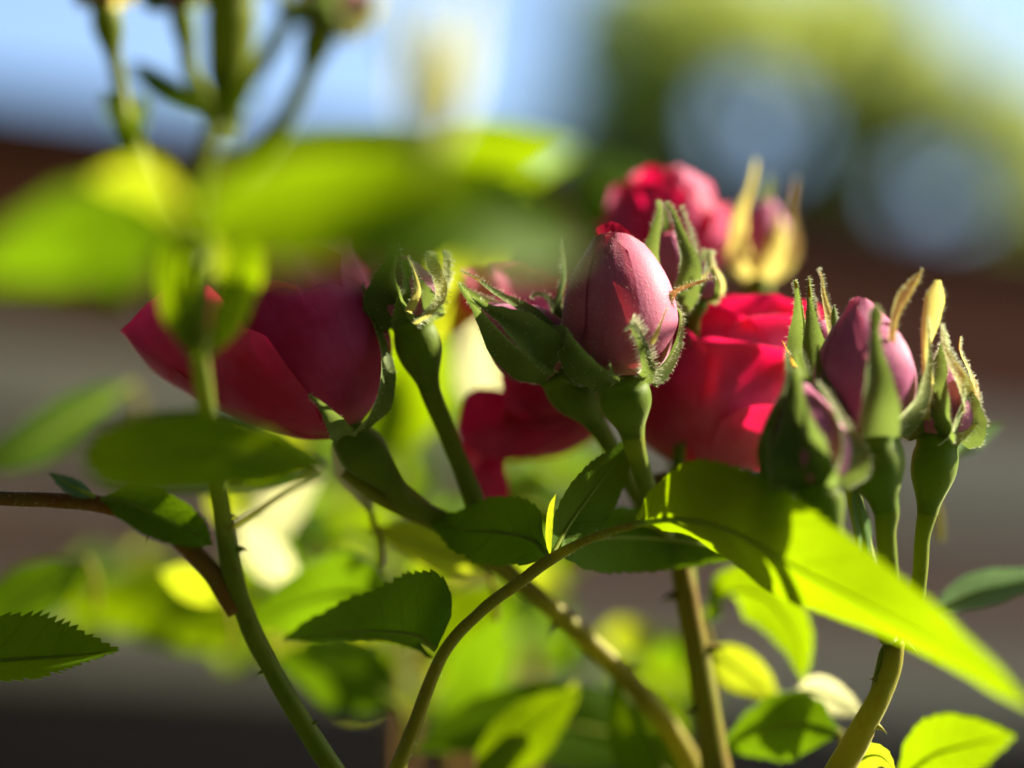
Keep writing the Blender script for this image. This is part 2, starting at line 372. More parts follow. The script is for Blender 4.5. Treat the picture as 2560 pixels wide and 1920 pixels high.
def rosebud(label, base, tip, Rpx, hip, stem, sepals, mat=PET_B, group=None, core=True, bodyprof=None, name='rosebud', hipR=None, stemmat=None, fuzz=200, npet=5, phi0=20, inner=(), offs=.42, down=0, hipmat=None):
    """base, tip: photo points; Rpx: radius; hip: (length px, radius px); stem: photo points starting at the hip's foot"""
    B = pt(*base); T = pt(*tip); L = (T-B).length*1000; R = px(Rpx, base[2])*1000
    fr = frame(B, T); o = thing(name, label, 'rosebud', pt(*stem[-1][:3]), group)
    if core:
        bp = bodyprof or [(0, .45), (.1, .8), (.3, 1.0), (.55, .9), (.8, .5), (.95, .16), (1.0, .05)]
        P_ = [(z*L, r*R) for z, r in bp]
        lathe('petal_core', B, fr[0], [(z*.97, r*.88) for z, r in P_], mat, o)
        for k in range(npet):
            pe = petal('petal', fr, B, phi0 + k*360/npet*2 + 15*k, 78 - 5*k, [(z, r) for z, r in P_], mat, o, drop=.16 + .05*(k % 3), spiral=.085, curl=.3, ruffle=.035, seed=k+int(base[0]), off=offs - .25*offs*k, crease=.025, roll=0)
            if down:
                rn = random.Random(k+77); vs = pe.data.vertices; S = []
                for _ in range(down):
                    v = vs[rn.randrange(len(vs))]; w_ = vs[max(0, v.index-1)].co; q = v.co.lerp(w_, rn.random()) if (v.co-w_).length < .002 else v.co
                    ax = fr[0]; d = (q-B) - ax*(q-B).dot(ax)
                    if d.length > 1e-5: S.append((q, d.normalized() + ax*rn.uniform(-.1, .6), .00024*rn.uniform(.5, 1.5)))
                hairs('down', S, pe, None, .000011)
    for k, (ph, dp, h, r) in enumerate(inner):
        petal('inner_petal', fr, B, ph, dp, [(L*.8, R*.3), (L*.9, R*.3), (L*(h-.05), R*r*.8), (L*h, R*r*.4)], PET_D, o, drop=.5, spiral=.1, curl=.8, ruffle=.1, n=18, m=18, roll=-.2, power=1.6, seed=k+3)
    S0 = pt(*stem[0][:3]); hd = S0 - B; Lh = hd.length*1000; hr = px(hip[1], base[2])*1000; sr = px(stem[0][3], stem[0][2])*1000
    lathe('hip', S0, -hd, [(0, sr), (Lh*.18, sr*1.25), (Lh*.5, hr*.95), (Lh*.74, hr), (Lh*.9, hr*.9), (Lh*1.0, hr*.98), (Lh*1.08, hr*.9), (Lh*1.12, hr*.5)], hipmat or HIP, o)
    for i, s in enumerate(sepals):
        if s[0] == 'px': sepal_px(*s[1:4], s[4], o, seed=i+int(base[0]), **(s[5] if len(s) > 5 else {}))
        else:
            kw = dict(s[4]) if len(s) > 4 else {}
            kw.setdefault('fuzz', fuzz*2)
            sepal_auto(fr, B, L, R, s[0], s[1], s[2], s[3], o, seed=i+int(base[0]), **kw)
    b0 = stem[0]; tube('stem', [tuple(b0[q] + .22*(base[q]-b0[q]) for q in range(3)) + (b0[3]*.97,)] + list(stem), stemmat or STEM, o)
    return o
def loose_petal(pts, hw, sa, sb, mat, parent, cup=.3, wave=.2, seed=0):
    C = crom([pt(*p) for p in pts], 26); W = px(hw, pts[1][2]); A = vec(*sa); B = vec(*sb) if sb else -A
    o, V, k = blade3('petal', C, lambda t: W*lerp_list([(0, .35), (.25, .75), (.6, 1), (.85, .85), (.96, .5), (1, .15)], t), lambda t: A, lambda t: B, mat, parent, 0, 0, cup, 9, wave, seed)
    for d in o.data.uv_layers[0].data: d.uv = (d.uv[1], d.uv[0])
    return o
def bloom(label, base, tip, petals, hip, stem, group, sepals=(), mat=PET, loose=()):
    B = pt(*base); T = pt(*tip); fr = frame(B, T); o = thing('rose_bloom', label, 'rose', pt(*stem[-1][:3]), group)
    for k, p in enumerate(petals):
        phi, dphi, prof = p[:3]; kw = dict(p[3]) if len(p) > 3 else {}
        kw.setdefault('seed', k*7+int(base[0])); mt = kw.pop('mat', mat)
        petal('petal', fr, B, phi, dphi, prof, mt, o, **kw)
    for k, l in enumerate(loose): loose_petal(*l, mat, o, seed=k)
    S0 = pt(*stem[0][:3]); hd = S0-B; Lh = hd.length*1000; hr = px(hip, base[2])*1000; sr = px(stem[0][3], stem[0][2])*1000
    lathe('hip', S0, -hd, [(0, sr), (Lh*.2, sr*1.3), (Lh*.55, hr*.97), (Lh*.75, hr), (Lh, hr*.8), (Lh*1.08, hr*.5)], HIP, o)
    for i, s in enumerate(sepals):
        sepal_px(*s[:3], s[3], o, seed=i+int(base[0]), **(s[4] if len(s) > 4 else {}))
    b0 = stem[0]; tube('stem', [tuple(b0[q] + .22*(base[q]-b0[q]) for q in range(3)) + (b0[3]*.97,)] + list(stem), STEM, o)
    return o
def compound(label, petiole, leaflets, group=None, mat=STEM_Y, hairs_n=0, thorns=()):
    o = thing('rose_leaf', label, 'leaf', pt(*petiole[0][:3]), group)
    s = tube('petiole', petiole, mat, o)
    if hairs_n: stem_hairs(s, petiole, hairs_n, .0004, s)
    for k, l in enumerate(leaflets):
        kw = dict(l[5]) if len(l) > 5 else {}
        kw.setdefault('seed', k + int(petiole[0][0]))
        leaflet(*l[:5], o, **kw)
    return o
def cane(label, pts, mat, hairs_n=0, L=.0006, thorns=(), group=None, extra=()):
    o = thing('rose_cane', label, 'cane', pt(*pts[0][:3]), group)
    s = tube('stem', pts, mat, o, seg=14)
    for e in extra: tube('side_stem', e, mat, o, seg=12)
    if hairs_n: stem_hairs(s, pts, hairs_n, L, s, mat=mat if L > .0004 else None)
    C = crom([pt(*p[:3]) for p in pts], 60); rl = [(i/(len(pts)-1), px(p[3], p[2])) for i, p in enumerate(pts)]
    for (f, d, Lm) in thorns:
        i = min(58, int(f*60)); T = (C[i+1]-C[i]).normalized(); D = vec(*d); D = (D - T*D.dot(T)).normalized()
        thorn(C[i] + D*lerp_list(rl, f)*.85, D, Lm/1000, o, mat)
    return o
# ------------------------------------------------------------------ setting: ground, plank wall, trees
def simple_mat(name, cols, scale, rough=.85, stretch=None, bump=.4, bd=.004):
    m, t, out = newmat(name); p = N(t, 'ShaderNodeBsdfPrincipled'); geo = N(t, 'ShaderNodeTexCoord'); mp = N(t, 'ShaderNodeMapping')
    if stretch: mp.inputs['Scale'].default_value = stretch
    t.links.new(geo.outputs['Object'], mp.inputs[0])
    nz = N(t, 'ShaderNodeTexNoise'); nz.inputs['Scale'].default_value = scale; nz.inputs['Detail'].default_value = 7; t.links.new(mp.outputs[0], nz.inputs['Vector'])
    t.links.new(ramp(t, nz.outputs[0], cols), p.inputs['Base Color']); p.inputs['Roughness'].default_value = rough
    b = N(t, 'ShaderNodeBump'); b.inputs['Strength'].default_value = bump; b.inputs['Distance'].default_value = bd
    t.links.new(nz.outputs[0], b.inputs['Height']); t.links.new(b.outputs[0], p.inputs['Normal']); t.links.new(p.outputs[0], out.inputs[0]); return m
GROUND = simple_mat('soil_grass', [(0.3, (0.05, 0.04, 0.02)), (0.5, (0.05, 0.07, 0.02)), (0.7, (0.08, 0.10, 0.03))], 6)
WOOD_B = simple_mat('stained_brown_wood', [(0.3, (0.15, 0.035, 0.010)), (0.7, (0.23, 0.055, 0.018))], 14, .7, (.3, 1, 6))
WOOD_D = simple_mat('dark_wood_gap_shade', [(0.3, (0.014, 0.005, 0.002)), (0.7, (0.025, 0.008, 0.003))], 14, .7, (.3, 1, 6))  # near-black wood; also paints the shade of a gap low in the wall
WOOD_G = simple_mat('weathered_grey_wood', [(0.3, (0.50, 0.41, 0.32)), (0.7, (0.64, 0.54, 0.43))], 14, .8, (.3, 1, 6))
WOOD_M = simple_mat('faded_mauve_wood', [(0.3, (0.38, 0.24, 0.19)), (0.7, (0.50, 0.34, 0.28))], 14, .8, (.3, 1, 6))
BARK = simple_mat('bark', [(0.3, (0.05, 0.035, 0.025)), (0.7, (0.12, 0.09, 0.06))], 20, .9, (1, 1, .2))
g = mesh_obj('ground', [(-80, -80, 0), (80, -80, 0), (80, 80, 0), (-80, 80, 0)], [(0, 1, 2, 3)], GROUND); g['kind'] = 'structure'

# wall of horizontal planks receding to the right
D1, RAT = 2.0, 1.19
WL = Vector((-.2*D1, D1*math.cos(PITCH), 0)); WR = Vector((.2*D1*RAT, D1*RAT*math.cos(PITCH), 0))
wd = (WR-WL).normalized(); wn = Vector((wd.y, -wd.x, 0))
def wall_z(y):                                # height on the wall that shows at photo row y at the left edge
    d = FW + UP*((960-y)*K); return CAM.z + d.z/d.y*WL.y
wall = thing('plank_wall', 'blurred dark brown and grey plank wall behind the roses', 'wall', WL + wd*.6)
def box(name, o0, ax, ay, az, mat, parent, bev=.004):
    """box spanned by three edge vectors from o0, with chamfered long edges"""
    V = []; F = []
    ly, lz = ay.length, az.length; uy, uz = ay/ly, az/lz
    prof = [(bev, 0), (ly-bev, 0), (ly, bev), (ly, lz-bev), (ly-bev, lz), (bev, lz), (0, lz-bev), (0, bev)]
    for e in (Vector((0, 0, 0)), ax):
        for a, b in prof: V.append(o0 + e + uy*a + uz*b)
    for i in range(8): F.append((i, (i+1) % 8, 8+(i+1) % 8, 8+i))
    F.append(tuple(range(8))[::-1]); F.append(tuple(range(8, 16)))
    return mesh_obj(name, V, F, mat, parent, smooth=False)
rows = [(335, 800, WOOD_B), (808, 1075, WOOD_G), (1083, 1135, WOOD_D), (1143, 1340, WOOD_M), (1348, 1455, WOOD_B), (1463, 1650, WOOD_G), (1658, 1980, WOOD_D), (1988, 2300, WOOD_D), (2308, 2700, WOOD_B), (2708, 3200, WOOD_G), (3210, 3900, WOOD_B), (3910, 5200, WOOD_D)]  # near-black lower rows paint a shadowed gap as planks
LEN = 2.6
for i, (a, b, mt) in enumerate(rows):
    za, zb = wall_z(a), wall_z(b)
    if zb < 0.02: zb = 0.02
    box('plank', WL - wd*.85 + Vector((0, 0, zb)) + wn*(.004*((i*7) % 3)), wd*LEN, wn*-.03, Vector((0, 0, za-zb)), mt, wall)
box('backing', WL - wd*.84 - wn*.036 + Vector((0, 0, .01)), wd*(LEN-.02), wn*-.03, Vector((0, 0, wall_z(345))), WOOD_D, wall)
box('shade_coping', WL - wd*.88 + wn*.05 + Vector((0, 0, wall_z(335)+.002)), wd*(LEN+.06), wn*-.13, Vector((0, 0, .02)), WOOD_D, wall)  # overhanging top board added to cast shade on the planks
for s in (.1, 1.3, 2.5): box('post', WL + wd*(s-.85) - wn*.07, wd*.09, wn*-.09, Vector((0, 0, wall_z(380))), WOOD_D, wall)

TLEAF = [leaf_mat('tree_leaf_a', (0.17, 0.21, 0.06), (0.60, 0.70, 0.15), .5), leaf_mat('tree_leaf_b', (0.045, 0.08, 0.012), (0.36, 0.46, 0.03), .4),
         leaf_mat('blocker_leaf', (0.03, 0.05, 0.01), (0.10, 0.14, 0.01), .15)]  # last one: opaque dark leaf for the added light-blocking canopy and hedges
def tree(label, foot, clumps, mat, size=.07, seed=1, tr=.1, gaps=(), dens=1):
    rnd = random.Random(seed); o = thing('garden_tree', label, 'tree', foot, 'trees beyond the wall')
    top = sum((c[0] for c in clumps), Vector())/len(clumps)
    C = crom([foot - Vector((0, 0, .05)), foot.lerp(Vector((top.x, top.y, top.z*.5)), .6), Vector((top.x, top.y, top.z*.75)), top], 24)
    tube3('trunk', C, lambda f: tr*(1-.85*f)*(1+.6*max(0, .1-f)*8), BARK, o, 12, .12)
    for k, (c, r, n) in enumerate(clumps):
        s = C[rnd.randrange(8, 20)]
        md = s.lerp(c, .5) + Vector((rnd.uniform(-.2, .2), rnd.uniform(-.2, .2), .15))
        tube3('limb', crom([s, md, c], 10), lambda f: tr*.35*(1-.8*f), BARK, o, 7, .1)
    V = []; F = []; uv = []
    for c, r, n in clumps:
        for _ in range(int(n*dens)):
            q = Vector((rnd.gauss(0, 1), rnd.gauss(0, 1), rnd.gauss(0, .8)))
            if q.length > 1.9: q *= 1.9/q.length
            p = c + q*r*.55
            if any((p-gc).length < gr for gc, gr in gaps): continue
            a = Vector((rnd.gauss(0, 1), rnd.gauss(0, 1), rnd.gauss(-.3, .7))).normalized()
            b = a.orthogonal().normalized(); b = Matrix.Rotation(rnd.random()*6.28, 3, a) @ b
            L = size*rnd.uniform(.6, 1.2); nn = a.cross(b); k = len(V)
            V += [p, p+a*L*.35+b*L*.3+nn*L*.06, p+a*L*.75+b*L*.2+nn*L*.05, p+a*L, p+a*L*.75-b*L*.2+nn*L*.05, p+a*L*.35-b*L*.3+nn*L*.06]
            uv += [(0, .5), (.35, 1), (.75, 1), (1, .5), (.75, 0), (.35, 0)]
            F += [(k, k+1, k+5), (k+1, k+2, k+4, k+5), (k+2, k+3, k+4)]
    cr = mesh_obj('crown', V, F, mat, o, uv); cr['kind'] = 'stuff'
    return o
def far(x, y, d):                             # a spot of the photograph d metres away
    return CAM + (FW + RX*((x-1280)*K) + UP*((960-y)*K))*d
D = 6.0
tree('sunny yellow-green tree with sky gaps at the upper right', Vector((1.15, 6.0, 0)),
     [(far(1700, 90, D), .26, 700), (far(1820, 130, D-.3), .22, 420), (far(1690, 260, D), .22, 500), (far(1640, 400, D), .24, 500), (far(2080, 170, D), .26, 330), (far(2190, 240, D+.3), .18, 160),
      (far(2330, 280, D), .22, 240), (far(2150, 400, D), .24, 330), (far(2320, 400, D+.2), .2, 180),
      (far(2060, 560, D), .22, 300), (far(2130, 660, D), .28, 420), (far(2400, 720, D), .3, 420), (far(1930, 640, D), .26, 360), (far(1560, 560, D), .3, 600),
      (far(1700, 700, D), .34, 600), (far(2540, 430, D), .22, 260), (far(2250, 760, D), .3, 600), (far(2480, 640, D), .26, 420), (far(2440, 330, D), .2, 240), (far(2060, 480, D), .2, 300), (far(2000, 740, D), .3, 600), (far(1780, 480, D), .2, 300), (far(2100, 60, D), .2, 200)], TLEAF[0], .075, 3,
     gaps=[(far(1900, 310, D+dz), .145) for dz in (-.4, -.2, 0, .2, .4)] + [(far(2330, 510, D+dz), .145) for dz in (-.4, -.2, 0, .2, .4)], dens=1.5)
tree('dark green tree low behind the middle of the wall', Vector((.1, 8.6, 0)),
     [(far(1500, 640, 9), .5, 900), (far(1200, 700, 9), .5, 800), (far(900, 760, 9), .5, 700), (far(1600, 700, 9), .4, 600)], TLEAF[1], .09, 5)

tree('tall tree to the right of the frame shading the wall', Vector((3.3, 2.9, 0)),  # unseen tree, added to keep sun off the wall face
     [(Vector((2.6 + .5*math.cos(i*2.4)*(i % 4), 2.75 + .35*math.sin(i*2.4)*(i % 3), 2.3 + .16*i)), .6, 500) for i in range(16)], TLEAF[1], .1, 8, .12)
tree('spreading tree overhead to the left of the photographer', Vector((-1.25, -.75, 0)),  # canopy out of view, added to darken the overhead sky fill
     [(Vector((-2.1 + .5*(i % 7), -1.0 + .5*(i//7), 2.55 + .14*((i*7) % 5) + .1*max(0, i//7-3))), .52, 150) for i in range(42)], TLEAF[2], .17, 9, .11)
def hedge(label, a, b, h, depth, n, seed):  # unseen hedges, added to cut sky fill on the roses
    rnd = random.Random(seed); o = thing('fill_blocker_hedge', label, 'hedge', a.lerp(b, .5)); V = []; F = []; uv = []
    ax = (b-a); L = ax.length; ax /= L; nn = Vector((-ax.y, ax.x, 0))
    for i in range(int(L/.5)+1):
        q = a + ax*(i*.5) + nn*(depth*.5)
        tube3('stem', crom([q, q + Vector((.05, .03, h*.4)), q + Vector((0, -.04, h*.85))], 8), lambda f: .035*(1-.8*f), BARK, o, 7, .1)
    for _ in range(n):
        p = a + ax*(rnd.random()*L) + nn*(rnd.random()*depth) + Vector((0, 0, rnd.random()*h + .02))
        d = Vector((rnd.gauss(0, 1), rnd.gauss(0, 1), rnd.gauss(.3, .7))).normalized(); e = Matrix.Rotation(rnd.random()*6.28, 3, d) @ d.orthogonal().normalized()
        s = rnd.uniform(.07, .13); k = len(V)
        V += [p, p+d*s*.5+e*s*.3, p+d*s, p+d*s*.5-e*s*.3]; uv += [(0, .5), (.5, 1), (1, .5), (.5, 0)]; F.append((k, k+1, k+2, k+3))
    cr = mesh_obj('foliage', V, F, TLEAF[2], o, uv); cr['kind'] = 'stuff'
hedge('tall dark hedge behind the photographer', Vector((2.0, -1.3, 0)), Vector((-2.2, -1.3, 0)), 3.6, .5, 16000, 21)
hedge('tall dark hedge at the right behind the photographer', Vector((2.1, -.1, 0)), Vector((2.1, -1.3, 0)), 3.6, .4, 6000, 23)
hedge('tall dark hedge closing the garden on the left', Vector((-1.5, -1.2, 0)), Vector((-1.5, 3.6, 0)), 3.8, .5, 16000, 22)
hedge('tall dark hedge at the right end of the wall', Vector((1.25, 3.1, 0)), Vector((3.6, 2.0, 0)), 4.4, .5, 14000, 24)

# ------------------------------------------------------------------ blooms
G_BL = 'open roses'
cup = lambda H, R, top=None, s=1: [(0, 1.5), (H*.12, R*.55), (H*.32, R*.92), (H*.6, R), (H*.85, top or R*.93), (H, (top or R*.93)*1.02)]
bloom('large crimson rose with cupped petals at the left', (868, 1085, 8), (640, 640, 14),
      [(35, 62, cup(26, 13.0, 12.0), dict(drop=.2, curl=1.3, ruffle=.05, spiral=-.05, power=3)),
       (70, 50, cup(28.5, 12.4, 12.6), dict(drop=.24, curl=1.6, ruffle=.08)), (-10, 60, cup(28.5, 11.6, 12.4), dict(drop=.24, curl=1.6, ruffle=.09)), (-70, 50, cup(29, 12.2, 14), dict(drop=.26, curl=1.6, ruffle=.1)),
       (-42, 60, cup(25, 12.0, 12.5), dict(drop=.25, curl=1.0, ruffle=.05, spiral=.06, off=-.6)),
       (-66, 52, [(0, 1.5), (4, 7), (10, 13.5), (17, 18.5), (23, 21.5), (27.5, 22)], dict(drop=.2, curl=1.0, ruffle=.07)),
       (-112, 52, [(0, 1.5), (4, 7), (11, 14), (18, 18), (24, 19), (28, 18)], dict(drop=.3, curl=.8, ruffle=.08)),
       (-48, 40, [(0, 1.5), (3, 7), (8, 13), (13, 16.5), (17, 18.5), (19, 19)], dict(drop=.35, curl=.6, ruffle=.07)),
       (110, 65, cup(27, 11.4, 10.6), dict(drop=.25, curl=.8, ruffle=.05)),
       (180, 65, cup(27, 12.5, 13), dict(drop=.22, curl=1.2, ruffle=.06)),
       (250, 60, cup(26, 12.5, 14), dict(drop=.25, curl=1.2, ruffle=.06)),
       (0, 70, cup(28, 9.6, 8.5), dict(drop=.2, curl=1.2, ruffle=.07)),
       (95, 70, cup(29, 9.0, 7.5), dict(drop=.22, curl=1.0, ruffle=.07)),
       (200, 80, cup(29, 8.4, 7), dict(drop=.22, curl=1.0, ruffle=.07)),
       (300, 80, cup(29, 7.0, 5), dict(drop=.25, curl=.8, ruffle=.08)),
       (60, 90, cup(29, 5.4, 3.5), dict(drop=.25, curl=.8, ruffle=.08))],
      60, [(985, 1215, 8, 30), (1020, 1260, 9, 26), (1110, 1300, 12, 24)], G_BL,
      [([(890, 1075, 2), (945, 1010, -1), (962, 920, 0), (945, 840, 2), (915, 760, 4), (905, 700, 5)], 42, (.8, -.1, -.5), SEPAL, dict(fuzz=120, cup=-.4)),
       ([(860, 1090, 0), (840, 1060, -6), (800, 1010, -9), (770, 985, -10)], 30, (.1, -.2, -1), SEPAL, dict(fuzz=60))])
o2 = lambda H, R, T: [(0, 1.5), (H*.15, R*.6), (H*.4, R*.95), (H*.65, R), (H*.85, T), (H, T*1.08)]
bloom('big bright red rose behind the central buds', (1740, 1185, 26), (1830, 700, 32),
      [(60, 60, o2(26, 14.5, 14.5), dict(drop=.2, curl=2.6, ruffle=.06)),
       (-25, 58, o2(24, 14.5, 13.5), dict(drop=.28, curl=1.6, ruffle=.06, off=-.8)),
       (130, 60, o2(27, 14, 15), dict(drop=.2, curl=2.6, ruffle=.07)),
       (200, 60, o2(27, 14, 14), dict(drop=.2, curl=2.4, ruffle=.07)),
       (275, 60, o2(25, 14, 15), dict(drop=.24, curl=2, ruffle=.07)),
       (100, 42, [(0, 1.5), (2, 7), (4, 13), (7, 17), (10, 18.5)], dict(drop=.3, curl=1, ruffle=.07)),
       (20, 70, o2(27, 11, 10), dict(drop=.2, curl=1.6, ruffle=.08)), (140, 70, o2(28, 10, 9), dict(drop=.2, curl=1.6, ruffle=.08)),
       (260, 70, o2(28, 9.5, 8), dict(drop=.2, curl=1.4, ruffle=.08)), (60, 90, o2(28, 7, 6), dict(drop=.2, curl=1.4, ruffle=.08)), (200, 90, o2(28, 5, 4), dict(drop=.2, curl=1., ruffle=.08)),
       (75, 50, o2(22.5, 15.2, 16), dict(drop=.3, curl=2.8, ruffle=.1)), (15, 45, o2(19, 15.2, 15.6), dict(drop=.34, curl=2, ruffle=.1)), (40, 60, o2(28.5, 12.6, 12), dict(drop=.24, curl=2.4, ruffle=.1)), (-60, 50, o2(21, 15, 15.6), dict(drop=.3, curl=2, ruffle=.1)),
       (40, 36, [(0, 1.5), (2, 7), (4, 12), (7, 15.6), (11, 17)], dict(drop=.3, curl=1.4, ruffle=.1))],
      62, [(1715, 1310, 24, 26), (1715, 1420, 24, 24), (1730, 1600, 26, 26)], G_BL, mat=PET2)
o3 = lambda H, R, T: [(0, 1.5), (H*.14, R*.62), (H*.38, R*.98), (H*.65, R*.98), (H*.87, R*.8), (H, T)]
bloom('small pink rose high at the back above the buds', (1655, 740, 46), (1665, 420, 46),
      [(55, 58, o3(19, 9.0, 5.8), dict(drop=.22, curl=.8, ruffle=.08)), (-20, 58, o3(18, 9.2, 6), dict(drop=.25, curl=.9, ruffle=.08, off=-.3)),
       (128, 58, o3(19.5, 9.0, 6), dict(drop=.2, curl=.8, ruffle=.08)), (205, 58, o3(19.5, 9.2, 6), dict(drop=.2, curl=.8, ruffle=.08)), (280, 58, o3(18.5, 9.2, 6), dict(drop=.25, curl=.9, ruffle=.08)),
       (88, 46, [(0, 1.5), (2, 6), (6, 9.6), (11, 10.6), (14, 10.2), (15.5, 9.6)], dict(drop=.3, curl=.8, ruffle=.08)), (-80, 40, [(0, 1.5), (2, 6), (5, 9.2), (9, 10.4), (12, 10.4)], dict(drop=.3, curl=.8, ruffle=.08)),
       (20, 70, o3(20.5, 7.4, 4.5), dict(drop=.22, curl=.8, ruffle=.1)), (110, 70, o3(20.5, 7, 4), dict(drop=.2, curl=.8, ruffle=.1)), (210, 80, o3(21, 6.5, 3.6), dict(drop=.2, curl=.7, ruffle=.1)), (310, 80, o3(21, 5.5, 3), dict(drop=.2, curl=.7, ruffle=.1)), (60, 100, o3(21, 4, 2), dict(drop=.2, curl=.5, ruffle=.1))],
      46, [(1650, 830, 45, 20), (1660, 960, 42, 20), (1690, 1150, 36, 20), (1715, 1420, 26, 22)], G_BL, mat=PET2)
bloom('rose facing left with drooping petals behind the leaning green bud', (1545, 985, 34), (1250, 940, 40),
      [(90, 55, [(0, 1.5), (3, 7), (8, 11), (15, 12.5), (21, 14.5), (23, 15.5)], dict(drop=.25, curl=1.2, ruffle=.08)),
       (150, 55, [(0, 1.5), (3, 7), (8, 11), (15, 12), (20, 13), (22, 14)], dict(drop=.25, curl=1.2, ruffle=.08)),
       (215, 55, [(0, 1.5), (3, 7), (8, 11), (15, 12), (20, 13), (22, 14)], dict(drop=.25, curl=1.2, ruffle=.08)),
       (-90, 50, [(0, 1.5), (3, 7), (8, 10), (14, 10), (19, 11.5), (24, 14), (27, 17)], dict(drop=.4, curl=1.0, ruffle=.09)),
       (-60, 30, [(0, 1.5), (3, 7), (7, 11), (12, 14), (17, 17), (21, 19)], dict(drop=.45, curl=.8, ruffle=.1)),
       (-20, 50, [(0, 1.5), (3, 6), (7, 9), (11, 10.5), (14, 11.5), (16, 13)], dict(drop=.4, curl=1.2, ruffle=.08)),
       (40, 50, [(0, 1.5), (3, 6), (7, 9), (11, 10.5), (14, 11), (15, 12)], dict(drop=.4, curl=1.2, ruffle=.08)),
       (180, 80, [(0, 1.5), (3, 5), (8, 7), (14, 7.5), (17, 7)], dict(drop=.25, curl=1, ruffle=.08)), (0, 80, [(0, 1.5), (3, 5), (8, 6.5), (12, 6.5), (14, 6)], dict(drop=.3, curl=1, ruffle=.08))],
      58, [(1640, 1040, 31, 22), (1700, 1160, 29, 20), (1715, 1400, 26, 20)], G_BL, mat=PET2, loose=[
      ([(1530, 930, 36), (1440, 800, 36), (1330, 722, 36), (1230, 712, 37), (1150, 760, 38)], 95, (.25, .8, .35), (-.2, -.7, -.45)),
      ([(1520, 1000, 34), (1420, 1010, 32), (1310, 1050, 30), (1220, 1040, 29), (1165, 990, 28)], 95, (.1, .85, .3), (-.1, -.7, -.5)),
      ([(1480, 1020, 36), (1400, 930, 36), (1330, 900, 36), (1260, 935, 37)], 70, (-.2, .8, -.4), None),
      ([(1420, 1060, 33), (1320, 1100, 31), (1255, 1160, 30), (1235, 1215, 30), (1250, 1270, 31)], 46, (.7, .5, -.3), None),
      ([(1400, 1070, 35), (1290, 1080, 34), (1220, 1140, 34), (1195, 1230, 34)], 40, (.7, .4, .3), None)])

# ------------------------------------------------------------------ buds
G_BD = 'rosebuds'
# the pink bud in focus
rosebud('pink velvety rosebud in sharp focus at the centre', (1553, 948, 0), (1532, 590, 3), 138, (150, 66),
        [(1582, 1090, 2, 30), (1594, 1140, 4, 25), (1622, 1230, 8, 24), (1680, 1390, 16, 24)],
        [('px', [(1530, 955, -4), (1470, 925, -7), (1432, 880, -7), (1412, 838, -4), (1392, 832, 0), (1372, 845, 4)], 46, (-.5, -.3, -.8), SEPAL, dict(fuzz=220, cup=-.3, prof=[(0, .9), (.25, 1), (.5, .75), (.7, .45), (.85, .3), (1, .05)])),
         ('px', [(1610, 955, -5), (1622, 925, -6.5), (1614, 885, -7.5), (1600, 845, -8.5), (1584, 815, -9.5), (1576, 806, -10)], 20, (.1, 0, -1), SEPAL, dict(fuzz=520, fl=.0011, cup=.3, prof=[(0, 1), (.3, .8), (.55, .55), (.8, .5), (1, .15)])),
         ('px', [(1622, 945, -3), (1662, 905, -2), (1690, 850, -1), (1700, 790, 0), (1685, 765, 0), (1672, 760, -1)], 34, (.9, -.1, -.25), SEPAL, dict(fuzz=300, cup=-.5)),
         ('px', [(1640, 800, -5), (1652, 775, -4), (1672, 745, -3), (1700, 722, -2), (1745, 706, -1), (1790, 692, 0)], 13, (.2, .3, -.9), SEPAL_Y, dict(fuzz=260, cup=.3, tip=SEPAL_T, prof=[(0, .2), (.2, .8), (.4, 1), (.55, .5), (.8, .35), (1, .05)])),
         ('px', [(1628, 860, -8), (1640, 835, -8), (1655, 800, -7), (1668, 768, -6)], 7, (.2, 0, -1), SEPAL_Y, dict(fuzz=60, teeth=4)),
         ('px', [(1540, 958, -7), (1530, 935, -9), (1524, 905, -9.5)], 12, (0, 0, -1), SEPAL, dict(fuzz=30, teeth=0)),
         (165, LOOSE, 3.4, SEPAL), (235, LOOSE, 3.2, SEPAL)],
        PET_B, G_BD, bodyprof=[(0, .5), (.08, .8), (.25, .99), (.45, 1.0), (.65, .88), (.82, .66), (.93, .44), (1.0, .3)], phi0=-8, offs=.3, down=900, inner=[(-20, 75, 1.08, .3), (120, 75, 1.05, .3), (230, 75, 1.06, .3)])
# leaning green bud left of it
rosebud('green rosebud leaning left with an orange-tipped sepal', (1395, 925, 5), (1205, 770, 4), 88, (150, 62),
        [(1490, 1060, 10, 26), (1540, 1140, 14, 22), (1600, 1250, 18, 22), (1690, 1390, 22, 22)],
        [('px', [(1400, 900, 0), (1370, 840, -1), (1310, 780, 0), (1240, 735, 1), (1195, 700, 2), (1150, 675, 3)], 34, (.4, .7, -.6), SEPAL, dict(fuzz=260, tip=SEPAL_T, cup=-.4)),
         ('px', [(1380, 935, -2), (1310, 905, -5), (1250, 850, -5), (1205, 790, -4), (1170, 740, -2), (1145, 705, 0)], 46, (-.5, -.4, -.8), SEPAL, dict(fuzz=200, cup=-.5)),
         ('px', [(1390, 910, -4), (1330, 850, -7), (1270, 800, -6), (1215, 770, -4), (1180, 745, -2)], 52, (.2, .3, -1), SEPAL, dict(fuzz=120, cup=-.5)),
         ('px', [(1410, 850, 6), (1398, 800, 7), (1375, 755, 7), (1345, 735, 6), (1325, 745, 5)], 24, (.5, .4, -.6), SEPAL, dict(fuzz=100)),
         (150, TIGHT, 3.2, SEPAL)], PET_H, G_BD)
